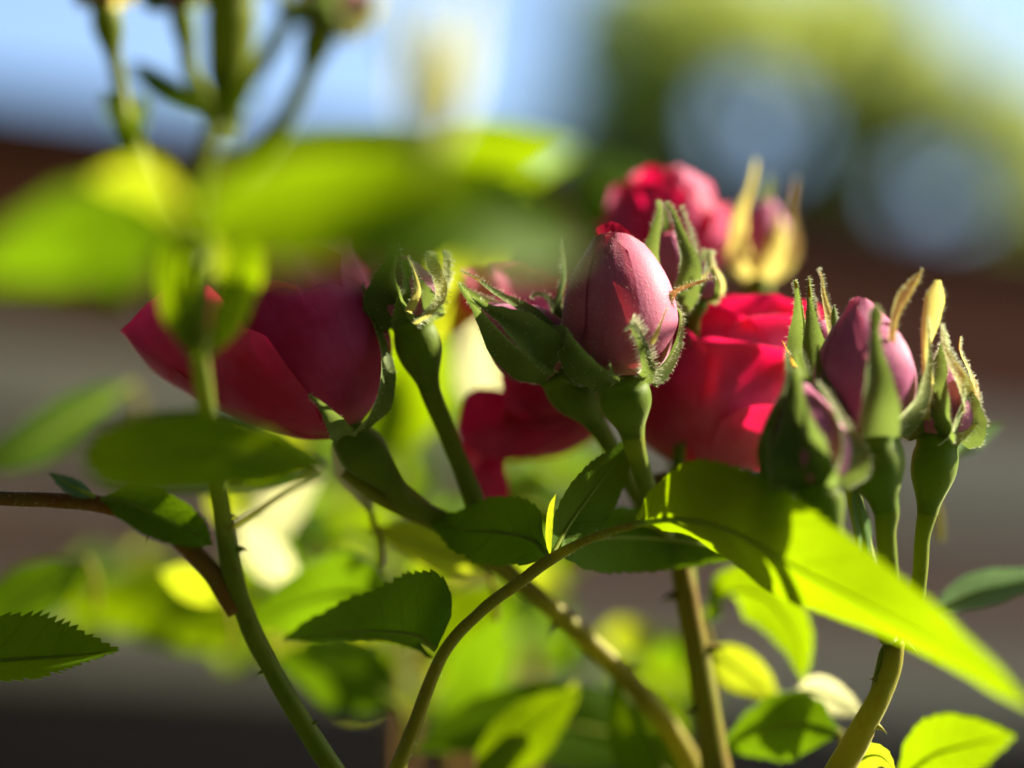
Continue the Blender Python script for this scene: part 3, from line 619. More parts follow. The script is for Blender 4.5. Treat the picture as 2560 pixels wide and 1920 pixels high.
# bud with tall sepals behind the pink one
rosebud('slim green rosebud with tall fuzzy sepals right behind the pink bud', (1690, 770, 16), (1672, 580, 14), 62, (90, 40),
        [(1735, 880, 18, 20), (1725, 960, 18, 17), (1700, 1100, 20, 17), (1695, 1300, 22, 20)],
        [('px', [(1668, 770, 9), (1640, 720, 8), (1630, 650, 8), (1642, 570, 9), (1650, 520, 10), (1645, 500, 10)], 36, (-.6, 0, -.8), SEPAL, dict(fuzz=260)),
         ('px', [(1690, 780, 8), (1712, 720, 7), (1722, 660, 6), (1702, 590, 7), (1680, 530, 8), (1662, 505, 9)], 36, (.3, 0, -1), SEPAL, dict(fuzz=300)),
         ('px', [(1710, 760, 12), (1745, 700, 12), (1738, 630, 12), (1718, 560, 12), (1700, 515, 12)], 22, (.8, 0, -.5), SEPAL, dict(fuzz=340, fl=.0006)),
         ('px', [(1700, 700, 9), (1735, 700, 8), (1762, 690, 8), (1785, 650, 8)], 12, (.4, .3, -.8), SEPAL_Y, dict(fuzz=120, tip=SEPAL_T)),
         (190, TIGHT, 3, SEPAL)], PET_H, G_BD)
rosebud('tiny round green bud with lit rim beside the tall sepals', (1748, 745, 12), (1765, 655, 12), 42, (36, 26),
        [(1738, 790, 13, 15), (1728, 880, 15, 14), (1722, 960, 17, 15)],
        [(20, TIGHT, 1.9, SEPAL), (90, TIGHT, 1.9, SEPAL_Y, dict(fuzz=420, fl=.0006)), (160, TIGHT, 1.9, SEPAL), (240, TIGHT, 1.9, SEPAL), (310, TIGHT, 1.9, SEPAL)], PET_H, G_BD)  # paler sepal on the right paints the lit rim
# dark bud between the left rose and the centre
rosebud('dark green rosebud with white fuzzy sepals right of the left rose', (1028, 800, 6), (1000, 640, 6), 78, (150, 58),
        [(1075, 975, 8, 26), (1105, 1050, 9, 24), (1150, 1160, 11, 24), (1195, 1280, 12, 26)],
        [(-35, TIGHT, 4.2, SEPAL, dict(fuzz=120)), (15, [(0, .5), (.15, .95), (.4, 1.06), (.7, .8), (.95, .35)], 4.0, SEPAL, dict(fuzz=120)), (200, TIGHT, 4, SEPAL),
         ('px', [(1035, 810, -2), (1075, 780, -3), (1098, 740, -2), (1092, 690, -1), (1075, 650, -1), (1072, 628, -1)], 24, (.6, 0, -.8), SEPAL_Y, dict(fuzz=900, fl=.0008, prof=[(0, .2), (.25, .35), (.45, .8), (.7, .75), (.88, .4), (1, .1)])),  # pale sepal copy paints a sunlit glow on this bud
         ('px', [(1055, 790, 1), (1090, 750, 1), (1108, 700, 0), (1112, 650, 0), (1108, 625, 0)], 18, (.8, 0, -.5), SEPAL_Y, dict(fuzz=900, fl=.0008, prof=[(0, .2), (.3, .5), (.5, .9), (.75, .75), (1, .1)])),
         ('px', [(1020, 780, -3), (1042, 730, -4), (1035, 680, -4), (1018, 640, -4)], 12, (.3, 0, -1), SEPAL_Y, dict(fuzz=160))], PET_H, G_BD)
# far bud at the back
rosebud('blurred rosebud with pale cream sepals at the back right of the small rose', (1890, 690, 55), (1920, 500, 55), 78, (70, 36),
        [(1898, 780, 54, 20), (1880, 900, 50, 18), (1840, 1150, 42, 18), (1760, 1400, 32, 20)],
        [('px', [(1885, 690, 47), (1850, 620, 46), (1855, 540, 47), (1880, 460, 48), (1893, 395, 48)], 34, (-.6, 0, -.8), SEPAL_Y, dict(fuzz=60)),
         ('px', [(1910, 690, 49), (1965, 630, 49), (1975, 560, 49), (1980, 500, 50), (1990, 440, 50)], 40, (.8, 0, -.6), SEPAL_Y, dict(fuzz=200, tip=SEPAL_T)),
         ('px', [(1900, 690, 46), (1935, 620, 45), (1945, 560, 45), (1938, 520, 46)], 36, (.3, 0, -1), SEPAL_Y, dict(fuzz=100)), (180, TIGHT, 4, SEPAL)], PET_H, G_BD)
# right-hand cluster
rosebud('lilac pink rosebud with pointed petal at the right', (2170, 1085, -12), (2150, 745, -8), 125, (170, 76),
        [(2215, 1275, -10, 34), (2215, 1340, -9, 26), (2225, 1440, -8, 24), (2235, 1560, -6, 24), (2230, 1640, -4, 28)],
        [('px', [(2190, 1090, -20), (2195, 1000, -22), (2190, 900, -21), (2185, 820, -20), (2190, 760, -19)], 52, (.2, 0, -1), SEPAL, dict(fuzz=300, prof=[(0, 1), (.18, 1), (.4, .66), (.55, .34), (.72, .22), (.88, .34), (1, .1)], tip=SEPAL_Y)),
         ('px', [(2120, 1090, -16), (2075, 1010, -16), (2050, 930, -14), (2045, 860, -13)], 40, (-.6, 0, -.8), SEPAL, dict(fuzz=120)),
         ('px', [(2230, 1080, -14), (2290, 1010, -13), (2315, 930, -12), (2320, 850, -12), (2318, 790, -12)], 40, (.8, 0, -.5), SEPAL, dict(fuzz=260)),
         ('px', [(2225, 900, -16), (2230, 820, -15), (2245, 760, -14), (2275, 715, -13), (2308, 672, -12)], 18, (.5, .3, -.8), SEPAL_Y, dict(fuzz=120, tip=SEPAL_T, prof=[(0, .5), (.3, .6), (.6, 1), (.8, .7), (1, .05)])),
         (200, LOOSE, 4, SEPAL)], PET_H, G_BD, bodyprof=[(0, .5), (.1, .8), (.3, 1.0), (.5, .98), (.72, .7), (.9, .3), (1.0, .08)], phi0=-30, down=400)
rosebud('dark green rosebud low in front at the left of the lilac bud', (2040, 1215, -22), (2000, 960, -20), 92, (80, 60),
        [(2075, 1320, -22, 34), (2110, 1400, -20, 28), (2170, 1500, -16, 26), (2222, 1590, -8, 26)],
        [(-20, [(0, .5), (.15, .95), (.4, 1.08), (.7, .85), (1.0, .4), (1.15, .3)], 4.4, SEPAL), (55, [(0, .5), (.15, .95), (.4, 1.08), (.7, .9), (1.0, .5)], 4.4, SEPAL), (-90, TIGHT, 4.2, SEPAL), (150, TIGHT, 4.2, SEPAL), (230, TIGHT, 4.2, SEPAL),
         ('px', [(1990, 1180, -24), (1945, 1130, -22), (1935, 1080, -20), (1945, 1040, -19)], 14, (-.6, 0, -.8), SEPAL_Y, dict(fuzz=60))], PET_H, G_BD)
rosebud('green rosebud with spiky orange-tipped sepals behind the lilac bud', (2075, 990, 6), (2045, 800, 6), 72, (90, 48),
        [(2105, 1110, 5, 22), (2130, 1220, 4, 20), (2170, 1400, 0, 22), (2222, 1600, -6, 24)],
        [('px', [(2045, 980, -1), (2005, 910, -1), (2000, 830, 0), (1998, 770, 0), (1992, 715, 0), (1985, 700, 0)], 36, (-.6, 0, -.8), SEPAL, dict(fuzz=240, tip=SEPAL_T)),
         ('px', [(2065, 980, -3), (2042, 900, -4), (2030, 820, -4), (2024, 750, -3), (2022, 690, -3)], 34, (0, 0, -1), SEPAL, dict(fuzz=360, tip=SEPAL_T)),
         ('px', [(2090, 960, 0), (2085, 880, 0), (2072, 800, 1), (2058, 740, 1), (2052, 690, 1), (2042, 672, 1)], 20, (.6, 0, -.8), SEPAL_Y, dict(fuzz=300, tip=SEPAL_T)),
         ('px', [(1995, 930, -3), (1975, 890, -4), (1955, 850, -4)], 7, (-.5, .3, -.8), SEPAL_T, dict(fuzz=40, teeth=3)), (190, TIGHT, 3.4, SEPAL)], PET_H, G_BD)
rosebud('rightmost green rosebud with bright sunlit sepals', (2345, 1095, -4), (2365, 900, -4), 78, (170, 58),
        [(2318, 1285, -3, 26), (2305, 1350, -3, 20), (2300, 1430, -3, 20), (2285, 1520, -3, 22), (2240, 1610, -4, 22)],
        [(-30, TIGHT, 4.2, SEPAL), (40, [(0, .5), (.15, .95), (.4, 1.08), (.65, .95), (.85, .7)], 4.2, SEPAL), (190, TIGHT, 4, SEPAL),
         ('px', [(2370, 1095, -8), (2418, 1030, -7), (2405, 960, -8), (2372, 900, -8), (2355, 850, -8), (2352, 810, -8)], 36, (.7, 0, -.7), SEPAL_Y, dict(fuzz=1100, fl=.0007)),
         ('px', [(2375, 1080, -4), (2432, 1010, -3), (2425, 940, -3), (2400, 880, -3), (2400, 840, -3)], 30, (.9, 0, -.3), SEPAL_Y, dict(fuzz=420, tip=SEPAL_T)),
         ('px', [(2310, 1050, -9), (2320, 960, -10), (2312, 880, -10), (2330, 780, -10), (2345, 700, -10)], 26, (0, .2, -1), SEPAL_Y, dict(fuzz=160, prof=[(0, .5), (.3, .5), (.5, .35), (.7, .9), (.85, 1), (1, .3)]))], PET_H, G_BD)
# upper left cluster
G_T = 'rosebuds'
rosebud('blurred green bud on a thin stalk at the far upper left', (262, 10, -47), (255, -200, -49), 52, (90, 40),
        [(285, 150, -47, 20), (305, 250, -47, 20), (320, 340, -49, 35), (400, 520, -57, 30), (495, 640, -63, 30)],
        [(a, TIGHT, 2.6, SEPAL_Y) for a in (0, 72, 144, 216, 288)], PET_H, G_T, stemmat=STEM, hipmat=STEM)
rosebud('round green bud hanging beside the thick upper left stalks', (450, 15, -51), (430, -190, -53), 66, (80, 32),
        [(468, 115, -51, 22), (478, 185, -51, 23), (520, 270, -53, 30), (545, 320, -55, 32)],
        [(a, TIGHT, 3, SEPAL) for a in (0, 72, 144, 216, 288)], PET_H, G_T, stemmat=STEM, hipmat=STEM)
rosebud('thick green bud base standing in the middle of the upper left cluster', (580, -30, -59), (585, -240, -61), 78, (190, 66),
        [(570, 240, -59, 46), (560, 300, -58, 46), (545, 350, -58, 43)],
        [(a, TIGHT, 3.4, SEPAL) for a in (0, 72, 144, 216, 288)], PET_H, G_T, hipmat=STEM)
rosebud('dark bud with pale sepals at the right of the upper left cluster', (805, 60, -63), (850, -110, -65), 74, (70, 44),
        [(770, 180, -62, 24), (720, 300, -60, 23), (650, 400, -59, 27), (580, 480, -61, 30)],
        [(a, LOOSE, 3, SEPAL) for a in (0, 72, 144)] + [(90, FLARE, 3.2, SEPAL_Y), (250, FLARE, 3, SEPAL)], PET_H, G_T, stemmat=STEM, hipmat=STEM)
compound('pale sunlit young leaf spray blurred against the sky at top centre',  # cream blades stand in for a sunlit stalk; their colour carries the glow
    [(1000, 560, -104, 20), (1060, 470, -112, 18), (1085, 390, -118, 14), (1095, 300, -120, 10)],
    [([(1075, 420, -118), (1050, 290, -120), (1040, 150, -121), (1030, -60, -122)], 50, (-.85, .1, .5), (.85, -.1, -.5), LEAF_PL, dict(serr=0)),
     ([(1085, 400, -118), (1130, 250, -119), (1165, 110, -120), (1210, -80, -120)], 50, (-.85, -.2, .5), (.85, .2, -.5), LEAF_PL, dict(serr=0)),
     ([(1085, 420, -118), (1100, 280, -119), (1105, 150, -120), (1105, 0, -120)], 34, (-.85, .1, .5), (.85, .1, -.5), LEAF_PL, dict(serr=0)),
     ([(1075, 400, -118), (1020, 220, -119), (985, 60, -120), (960, -60, -120)], 18, (-.85, .1, -.5), None, LEAF, dict(serr=0))], 'rose leaves')

# ------------------------------------------------------------------ canes
mstem = [(870, 1980, -7, 28), (740, 1780, -8, 26), (640, 1600, -10, 25), (585, 1450, -12, 26), (562, 1330, -14, 24), (548, 1230, -18, 24), (522, 1050, -28, 23), (500, 900, -38, 24), (502, 780, -48, 22), (510, 640, -60, 22), (492, 480, -68, 22), (525, 370, -68, 24), (548, 310, -66, 28)]
cane('hairy green stem rising from the bottom edge at the left', mstem, STEM, 500, .00045,
     [(.30, (.9, .3, -.2), 2.0), (.24, (-.9, .3, 0), 1.4), (.14, (-.9, .2, -.2), 1.2), (.07, (.9, .1, -.3), 1.3), (.38, (.9, .2, -.2), 1.2)])
cane('reddish brown side stem curving in from the left edge', [(590, 1530, -11, 26), (520, 1420, -12, 26), (400, 1310, -12, 24), (260, 1262, -11, 22), (120, 1250, -8, 19), (-60, 1245, -2, 18)], STEM_R, 260, .0004,
     [(.42, (-.1, -1, -.1), 2.0), (.7, (0, 1, -.3), 1.4)])
cane('olive stem running diagonally down from the left rose', [(985, 1210, 8, 22), (1090, 1300, 12, 24), (1230, 1400, 20, 24), (1400, 1540, 26, 25), (1560, 1690, 30, 27), (1680, 1830, 32, 28), (1760, 1980, 34, 30)], STEM_Y, 60, .0008, [(.3, (.5, .8, -.2), 2.2), (.5, (-.5, -.8, -.2), 2.4), (.68, (.6, .7, -.2), 2.2)],
     extra=[[(860, 1180, 9, 16), (960, 1250, 10, 20), (1100, 1310, 12, 24)]])
cane('bronze green upright stem below the big red rose', [(1800, 1980, 22, 40), (1772, 1800, 22, 34), (1745, 1640, 22, 32), (1722, 1520, 22, 30), (1700, 1400, 22, 27), (1670, 1280, 22, 24), (1650, 1180, 22, 20)], STEM_O, 120, .0008,
     [(.55, (-.9, -.2, -.2), 3), (.35, (.9, -.2, -.2), 3), (.2, (-.8, -.2, -.4), 2.4)])
cane('pale green stem leaning right at the lower right', [(2070, 1980, -4, 38), (2130, 1870, -4, 34), (2190, 1760, -5, 29), (2225, 1680, -5, 26), (2238, 1600, -5, 24)], STEM_Y, 160, .0005, [(.4, (.9, .1, -.2), 1.8), (.65, (-.9, .1, -.2), 1.5)])
cane('short green stem hidden under the rosebuds at the right', [(2190, 1750, -4, 20), (2225, 1640, -4, 28), (2255, 1580, -4, 22)], STEM, 30, .0006, [(.8, (.9, .3, 0), 2.4)])

# ------------------------------------------------------------------ leaves in the plane of focus
G_L = 'rose leaves'
compound('compound leaf with curved petiole and a long sunlit leaflet at lower right',
    [(980, 1960, 2, 22), (1030, 1830, 2, 18), (1105, 1640, 0, 16), (1200, 1530, -1, 15), (1300, 1455, -2, 16), (1375, 1400, -3, 15), (1480, 1345, -5, 11), (1600, 1308, -9, 10)],
    [([(1590, 1310, -9), (1700, 1300, -14), (1830, 1330, -20), (2000, 1425, -29), (2200, 1530, -38), (2400, 1650, -46), (2600, 1790, -54)], 170, (.42, .8, -.25), (-.1, -.35, .9), LEAF, dict(prof=[(0, .12), (.06, .5), (.2, .95), (.38, 1), (.55, .8), (.72, .55), (.88, .28), (1, .0)], ribpx=8, serr=40, samp=.07, cup=.06)),
     ([(1375, 1395, -3), (1330, 1350, 2), (1240, 1330, 6), (1150, 1325, 9), (1060, 1290, 11)], 95, (-.25, .8, .35), (.1, -.55, -.6), LEAF_DK, dict(serr=18)),
     ([(1378, 1390, -3), (1430, 1300, 1), (1500, 1205, 4), (1550, 1140, 5), (1592, 1082, 6)], 80, (-.75, -.1, -.7), (.7, .1, .5), LEAF, dict(serr=18, prof=[(0, .2), (.1, .6), (.35, 1), (.6, .9), (.85, .4), (1, 0)])),
     ([(1400, 1385, -3), (1480, 1350, 4), (1600, 1345, 10), (1750, 1360, 14), (1880, 1390, 16)], 95, (.1, .5, .6), (0, -.75, .3), LEAF_DK, dict(serr=20)),
     ([(1090, 1625, 0), (1040, 1590, 0), (960, 1580, 3), (850, 1580, 9), (700, 1600, 18)], 165, (.3, .95, .2), (-.05, -.3, .8), LEAF_DK, dict(serr=20, cup=.05, prof=[(0, .05), (.08, .55), (.25, 1), (.45, .95), (.7, .6), (.88, .3), (1, 0)])),
     ([(1375, 1395, -3), (1372, 1340, -4), (1378, 1270, -5), (1390, 1235, -6)], 9, (1, 0, -.2), None, LEAF_YG, dict(serr=0, rib=False, name='stipule'))],
    G_L, STEM_Y, 120)
compound('serrated leaf tip entering from the left edge low down',
    [(-420, 1680, -6, 14), (-300, 1660, -5, 12), (-250, 1655, -4, 10)],
    [([(-300, 1665, -4), (-120, 1660, -3), (60, 1648, -2), (180, 1640, -1), (300, 1626, 0)], 120, (.1, .85, .35), (0, -.35, -.8), LEAF, dict(serr=24, samp=.2))], G_L)
compound('broad blurred leaf hiding the foot of the left rose',
    [(560, 1330, -20, 8), (700, 1240, -28, 9), (810, 1172, -46, 9)],
    [([(815, 1170, -46), (700, 1150, -47), (540, 1130, -50), (360, 1140, -52), (205, 1150, -52)], 105, (.05, .8, -.3), (0, -.85, .15), LEAF, dict(serr=20, prof=[(0, .02), (.1, .28), (.3, .7), (.55, 1), (.75, 1), (.9, .75), (.97, .4), (1, 0.05)]))], G_L)
compound('dark small leaf above the reddish side stem at the left',
    [(300, 1275, -11, 8), (290, 1262, -12, 8), (270, 1250, -12, 8)],
    [([(255, 1245, -12), (330, 1262, -14), (420, 1300, -15), (490, 1335, -15), (532, 1365, -14)], 62, (.2, .8, .3), (-.2, -.7, -.3), LEAF_DK, dict(serr=14)),
     ([(235, 1240, -12), (200, 1225, -14), (160, 1205, -14), (120, 1180, -14)], 22, (.2, .9, 0), None, LEAF_GL, dict(serr=6))], G_L)
compound('stipule leaf pair wrapped round the blurred red-brown stem',
    [(505, 860, -40, 12), (515, 740, -46, 13), (525, 620, -51, 12)],
    [([(490, 900, -42), (455, 800, -46), (440, 700, -50), (455, 600, -53), (470, 560, -54)], 52, (-1, .1, -.3), (1, 0, -.2), LEAF, dict(serr=0, prof=[(0, .2), (.3, .9), (.6, 1), (.85, .7), (1, .1)])),
     ([(520, 890, -42), (570, 800, -46), (600, 700, -50), (620, 640, -52), (645, 600, -53)], 55, (-1, .2, -.2), (1, 0, -.3), LEAF, dict(serr=0, prof=[(0, .15), (.3, .8), (.6, 1), (.85, .7), (1, .1)])),
     ([(530, 720, -54), (540, 660, -56), (548, 600, -57), (552, 560, -57)], 26, (1, 0, 0), None, LEAF_YG, dict(serr=0, rib=False))], G_L)
compound('small pointed bract at the fork of the upper left stalks',
    [(545, 320, -66, 10), (520, 285, -65, 10)],
    [([(535, 305, -66), (470, 265, -65), (400, 220, -64), (350, 180, -64), (325, 160, -64)], 36, (.3, .8, .3), None, LEAF_DK, dict(serr=0)),  # deep leaf colour paints the shadow side of this bract
     ([(330, 400, -62), (300, 330, -60), (275, 270, -59), (262, 235, -59)], 26, (-.9, .3, -.2), None, LEAF, dict(serr=0)),
     ([(330, 400, -62), (340, 330, -60), (352, 270, -59), (356, 240, -59)], 24, (.9, .3, -.2), None, LEAF, dict(serr=0)),
     ([(570, 300, -66), (650, 160, -64), (720, 40, -62), (780, -60, -60)], 34, (.9, .4, -.2), None, LEAF_YG, dict(serr=0)),
     ([(560, 310, -66), (600, 250, -69), (640, 190, -71)], 32, (.7, .4, -.3), None, LEAF, dict(serr=0))], G_L)
compound('big out-of-focus leaf across the upper middle',
    [(500, 560, -52, 18), (480, 560, -80, 20), (470, 560, -106, 22)],
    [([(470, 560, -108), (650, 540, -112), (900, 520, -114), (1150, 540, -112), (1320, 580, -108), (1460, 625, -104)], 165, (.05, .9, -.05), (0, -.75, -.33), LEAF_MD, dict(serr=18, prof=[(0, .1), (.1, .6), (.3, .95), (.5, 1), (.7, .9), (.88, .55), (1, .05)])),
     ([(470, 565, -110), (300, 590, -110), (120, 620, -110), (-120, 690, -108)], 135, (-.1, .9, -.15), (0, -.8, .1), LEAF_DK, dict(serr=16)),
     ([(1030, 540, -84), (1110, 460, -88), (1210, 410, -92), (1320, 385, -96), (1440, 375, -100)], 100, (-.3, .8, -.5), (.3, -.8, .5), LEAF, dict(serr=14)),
     ([(470, 550, -106), (400, 490, -100), (320, 460, -94), (220, 450, -90)], 64, (0, .85, -.3), (0, -.7, .3), LEAF_YG, dict(serr=14))], G_L)  # pale leaflet paints a sheen highlight on the big leaf

# ------------------------------------------------------------------ leaves behind and below
def simple_leaf(label, pts, hw, sa, sb, mat, foot=None, **kw):
    a = pts[0]; foot = foot or (a[0]+20, a[1]+120, a[2]+4)
    return compound(label, [(*foot, 9), ((foot[0]+a[0])/2+8, (foot[1]+a[1])/2, (foot[2]+a[2])/2, 9), (*a, 8)], [(pts, hw, sa, sb, mat, kw)], G_L)
simple_leaf('bright blurred leaf between left rose and dark bud', [(930, 1140, 112), (985, 1050, 112), (1020, 940, 112), (1040, 820, 110), (1060, 700, 108)], 150, (-.85, .1, .5), (.85, -.1, -.5), LEAF, serr=16)
simple_leaf('blurred yellow-green leaf above the leaning bud', [(1060, 860, 48), (1120, 760, 46), (1180, 660, 44), (1240, 580, 44), (1320, 520, 44)], 110, (-.7, .4, .45), None, LEAF_YG, serr=14)
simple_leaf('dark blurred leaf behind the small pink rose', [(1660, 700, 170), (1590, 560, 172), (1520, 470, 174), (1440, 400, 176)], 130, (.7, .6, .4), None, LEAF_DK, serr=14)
simple_leaf('pale lit leaf just below the broad left leaf', [(560, 1400, 92), (640, 1330, 90), (720, 1260, 88), (800, 1190, 86)], 75, (-.5, .5, .5), None, LEAF_PL, serr=14)
simple_leaf('blurred green leaf low behind the left stem', [(700, 1560, 110), (520, 1530, 114), (330, 1500, 118), (120, 1520, 122)], 110, (0, .85, .4), (0, -.8, -.4), LEAF, serr=14)
simple_leaf('blurred green leaf at the left edge', [(220, 1400, 60), (110, 1470, 58), (0, 1540, 56), (-120, 1600, 54)], 90, (.4, .8, -.2), None, LEAF_DK, serr=12)
simple_leaf('faint long leaf left of the left rose', [(330, 960, 90), (200, 1040, 80), (60, 1120, 72), (-120, 1180, 66)], 70, (.3, .8, .2), None, LEAF_DK, serr=12)
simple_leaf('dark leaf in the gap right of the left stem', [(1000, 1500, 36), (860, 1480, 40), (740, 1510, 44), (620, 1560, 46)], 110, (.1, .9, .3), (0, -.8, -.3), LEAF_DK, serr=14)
simple_leaf('yellow lit leaf under the diagonal stem', [(1220, 1430, 28), (1120, 1390, 30), (1020, 1350, 32), (910, 1320, 34)], 62, (.3, .8, -.4), (-.3, -.7, .4), LEAF_YG, serr=14)
simple_leaf('green leaf hanging below the drooping rose petals', [(1420, 1300, 46), (1340, 1260, 46), (1260, 1240, 46), (1170, 1230, 46)], 80, (.1, .8, .4), (0, -.8, -.4), LEAF, serr=14)
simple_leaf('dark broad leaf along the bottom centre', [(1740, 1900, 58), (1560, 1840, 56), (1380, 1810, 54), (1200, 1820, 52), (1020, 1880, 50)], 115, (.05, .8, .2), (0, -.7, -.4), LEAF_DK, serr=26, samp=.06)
simple_leaf('bright leaf standing under the diagonal stem', [(1690, 1980, 34), (1640, 1880, 34), (1590, 1780, 34), (1530, 1690, 34)], 110, (-.9, -.2, -.2), (.8, .2, .3), LEAF, serr=14)
simple_leaf('second bright leaf at the bottom centre', [(1180, 1960, 40), (1270, 1870, 40), (1360, 1790, 40), (1450, 1720, 40)], 80, (-.7, .6, -.2), None, LEAF, serr=14)
simple_leaf('drooping green leaf right of the bronze green stem', [(1760, 1560, 40), (1830, 1480, 38), (1920, 1500, 37), (1990, 1600, 36), (2010, 1710, 36)], 78, (.5, .7, -.3), (-.6, -.5, .4), LEAF, serr=14)
simple_leaf('yellow folded leaf hanging beside the bronze green stem', [(1770, 1620, 44), (1830, 1660, 43), (1890, 1700, 42), (1950, 1760, 42)], 56, (.4, .8, -.3), (-.4, -.8, .2), LEAF_YG, serr=12)
compound('pale lobed young leaf shining at the lower right',
    [(1850, 1860, 34, 8), (1930, 1780, 33, 9), (1990, 1730, 32, 9)],
    [([(1990, 1730, 32), (2040, 1730, 30), (2100, 1755, 29), (2160, 1790, 29)], 46, (.3, .9, -.1), None, LEAF_PL, dict(serr=10)),
     ([(1995, 1735, 31), (2025, 1760, 30), (2050, 1790, 29), (2075, 1800, 29)], 24, (.6, .7, -.2), None, LEAF_PL, dict(serr=8)),
     ([(1960, 1755, 33), (1975, 1780, 32), (1980, 1810, 32)], 14, (.9, .2, -.2), None, LEAF_PL, dict(serr=6))], G_L)
simple_leaf('dark leaf below the pale lobed leaf', [(2100, 1830, 24), (2000, 1810, 26), (1900, 1830, 28), (1790, 1880, 30)], 90, (.1, .9, .3), (0, -.8, -.3), LEAF_DK, serr=12)
simple_leaf('bright green leaf at the bottom right corner', [(2240, 1960, -20), (2330, 1890, -24), (2430, 1860, -28), (2540, 1840, -32)], 90, (-.2, .9, .2), (.2, -.8, -.2), LEAF, serr=14)
simple_leaf('bluish leaf at the right edge', [(2330, 1540, 24), (2420, 1490, 24), (2530, 1460, 24), (2680, 1430, 24)], 52, (-.1, .9, .3), (.05, -.6, -.5), LEAF_GL, serr=14)
simple_leaf('faint thin blue-green leaf tip right of the rightmost bud', [(2330, 1230, 30), (2400, 1130, 30), (2450, 1090, 30), (2510, 1060, 30)], 30, (.5, .7, .1), None, LEAF_GL, serr=8)
simple_leaf('slender young leaf standing beside the lilac bud stem', [(2170, 1420, -14), (2160, 1330, -14), (2145, 1260, -13), (2135, 1200, -12)], 20, (1, .1, -.2), None, LEAF_GL, serr=8)

simple_leaf('cream sunlit blurred leaf behind the leaning green bud', [(1230, 1080, 120), (1215, 980, 120), (1200, 860, 120), (1195, 760, 120)], 60, (-.85, .1, .5), None, LEAF_PL, serr=0)  # cream colour stands in for something lit in the background
simple_leaf('pale blurred leaf right of the left stem', [(740, 1460, 75), (690, 1410, 75), (640, 1350, 75), (600, 1290, 75)], 62, (-.5, -.5, .5), None, LEAF_PL, serr=0)
simple_leaf('pale green blurred leaf in the crook of the reddish side stem', [(560, 1500, 60), (480, 1460, 60), (400, 1430, 60)], 60, (.1, .8, -.5), None, LEAF_YG, serr=0)
simple_leaf('yellow pointed leaf under the left rose hip', [(930, 1290, 22), (900, 1220, 21), (860, 1160, 20), (830, 1110, 20)], 46, (-.6, -.3, .5), None, LEAF_PL, serr=10)
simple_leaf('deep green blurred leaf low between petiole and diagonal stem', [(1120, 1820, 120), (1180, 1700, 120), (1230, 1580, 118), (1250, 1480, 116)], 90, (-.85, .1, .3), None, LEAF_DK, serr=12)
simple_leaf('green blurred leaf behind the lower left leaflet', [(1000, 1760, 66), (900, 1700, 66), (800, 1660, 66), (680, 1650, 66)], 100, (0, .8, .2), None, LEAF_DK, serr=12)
simple_leaf('sunlit blurred leaf left of the diagonal stem', [(1050, 1640, 70), (1130, 1560, 70), (1210, 1500, 70), (1280, 1460, 70)], 62, (-.5, .6, .4), None, LEAF, serr=12)

rnd = random.Random(42)
bush = thing('rose_bush', 'mass of blurred green rose foliage behind the stems at lower left and centre', 'bush', Vector((.03, .62, .0)))
bs = [(1150, 1400, 190), (1180, 1100, 180), (1320, 1650, 190), (1050, 1250, 180)]
for k, (x, y, z) in enumerate(bs):
    tip = pt(x, y, z)
    C = crom([Vector((.03 + .004*k, .62, 0)), Vector((.03 + .15*tip.x, .6, .7)), Vector((tip.x, tip.y, tip.z-.12)), tip], 20)
    tube3('stem', C, lambda f: .0026*(1-.5*f), STEM_R, bush, 8)
SP = []
for _ in range(700):
    x, y = rnd.uniform(200, 1760), rnd.uniform(760, 1780)
    c = (x-850)/800; top = 1080 + 260*c*c if x < 950 else 900 + .42*(x-950)
    if y < top or (y > 1640 and x < 800) or (1420 < x and 1180 < y < 1600) or (x < 560 and y < 1380): continue
    if any((x-a)**2 + (y-b)**2 < 66**2 for a, b in SP): continue
    SP.append((x, y))
for k, (x, y) in enumerate(SP[:80]):
    z = rnd.uniform(95, 230); a = rnd.uniform(-.6, 3.7); L = rnd.uniform(110, 190)*.5
    dx, dy = math.cos(a)*L, math.sin(a)*L*.7
    tilt = rnd.uniform(-.2, .6)
    sd = (-math.sin(a)*.8, math.cos(a)*.8, -tilt if abs(math.cos(a)) > .7 else tilt*(-1 if math.sin(a) < 0 else 1))
    leaflet([(x-dx, y+dy, z), (x, y-12, z-3), (x+dx, y-dy, z)], L*.62, sd, None, rnd.choice([LEAF, LEAF, LEAF_DK, LEAF_YG, LEAF_DK]), bush, serr=0, n=16, m=3, name='leaf', rib=False, seed=k)

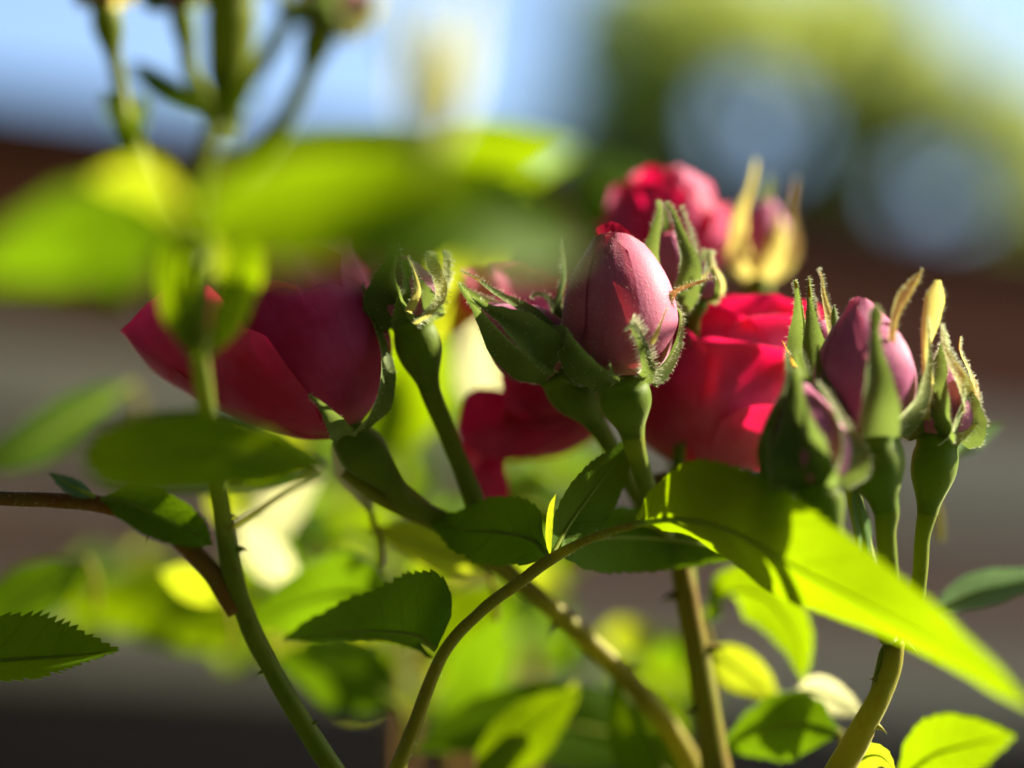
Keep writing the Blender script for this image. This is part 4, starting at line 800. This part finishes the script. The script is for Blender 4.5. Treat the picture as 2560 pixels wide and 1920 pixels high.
A0 = pt(600, 850, 8)
foot = unpt(A0 + SUN*.172 + vec(.05, .012, .01))
def sp(dx, dy, dz, t=.168): return unpt(A0 + SUN*t + vec(dx, dy, dz))
Q = [sp(.028, .004, .004), sp(.012, .001, 0), sp(0, -.002, 0), sp(-.014, -.001, 0)]
compound('rose leaf spray above the frame shading the left rose', [(*foot, 10), (*sp(.028, .004, .004), 10), (*sp(0, 0, 0), 9)],  # occluder added on the sun ray to put the left rose in shade
    [([sp(.002, 0, 0), sp(-.008, .002, -.003), sp(-.018, .002, -.005), sp(-.028, 0, -.006)], 270, (.3, .8, -.4), None, LEAF_DK),
     ([sp(.012, 0, 0), sp(.008, -.009, .001), sp(.003, -.018, .001), sp(-.001, -.027, 0)], 270, (.85, .1, -.4), None, LEAF_DK),
     ([sp(.012, 0, 0), sp(.014, .010, 0), sp(.013, .020, -.001), sp(.010, .030, -.002)], 260, (.85, -.1, -.4), None, LEAF_DK),
     ([sp(.026, .003, 0), sp(.026, -.008, .001), sp(.023, -.017, .001), sp(.019, -.026, 0)], 260, (.85, .1, -.4), None, LEAF_DK),
     ([sp(.001, 0, 0), sp(-.006, -.008, 0), sp(-.014, -.014, 0), sp(-.021, -.020, 0)], 240, (.5, -.6, -.4), None, LEAF_DK)], G_L)
N0 = pt(330, 1130, -52)
def sn(dx, dy, dz, t=.175): return unpt(N0 + SUN*t + vec(dx, dy, dz))
compound('second rose leaf spray above the frame shading the broad blurred leaf', [(*sn(.05, .01, .02), 10), (*sn(.03, .004, .01), 10), (*sn(.012, 0, 0), 9)],  # occluder added to shade the left part of the broad leaf
    [([sn(.012, 0, 0), sn(.002, .002, 0), sn(-.006, .002, 0), sn(-.016, 0, 0)], 190, (.2, .8, -.4), None, LEAF_DK),
     ([sn(.016, 0, 0), sn(.012, -.008, 0), sn(.004, -.013, 0), sn(-.006, -.016, 0)], 170, (.4, -.7, -.4), None, LEAF_DK)], G_L)
cane('arching cane above the frame carrying the shading leaf sprays', [(3700, 2600, 190, 22), (3600, 900, 170, 20), (3500, 0, 150, 18), (*foot, 10)], STEM,  # made up to hold the two added shading sprays
     extra=[[(3600, 600, 168, 14), (3550, -200, 120, 12), (*sn(.05, .01, .02), 10)]])

simple_leaf('thin drooping leaf tip under the big blurred leaf at the left', [(330, 640, -70), (310, 690, -68), (285, 740, -66), (262, 790, -64)], 26, (.8, .2, .4), None, LEAF_DK, foot=(420, 560, -80), serr=0)
simple_leaf('blurred sunlit leaf under the pale leaf spray', [(1110, 470, -96), (1200, 510, -98), (1300, 560, -100), (1420, 600, -102)], 80, (.1, .8, -.5), None, LEAF, foot=(1050, 480, -100), serr=10)
simple_leaf('yellowish spent leaf at the foot of the pale green stem', [(2090, 1960, 6), (2150, 1900, 4), (2200, 1890, 3), (2240, 1930, 2)], 40, (.3, .8, -.4), None, LEAF_YG, serr=10)
simple_leaf('small bright leaf beside the dark broad bottom leaf', [(1330, 1900, 44), (1380, 1800, 44), (1420, 1750, 44), (1440, 1700, 44)], 30, (-.8, .2, .5), None, LEAF_YG, serr=0)
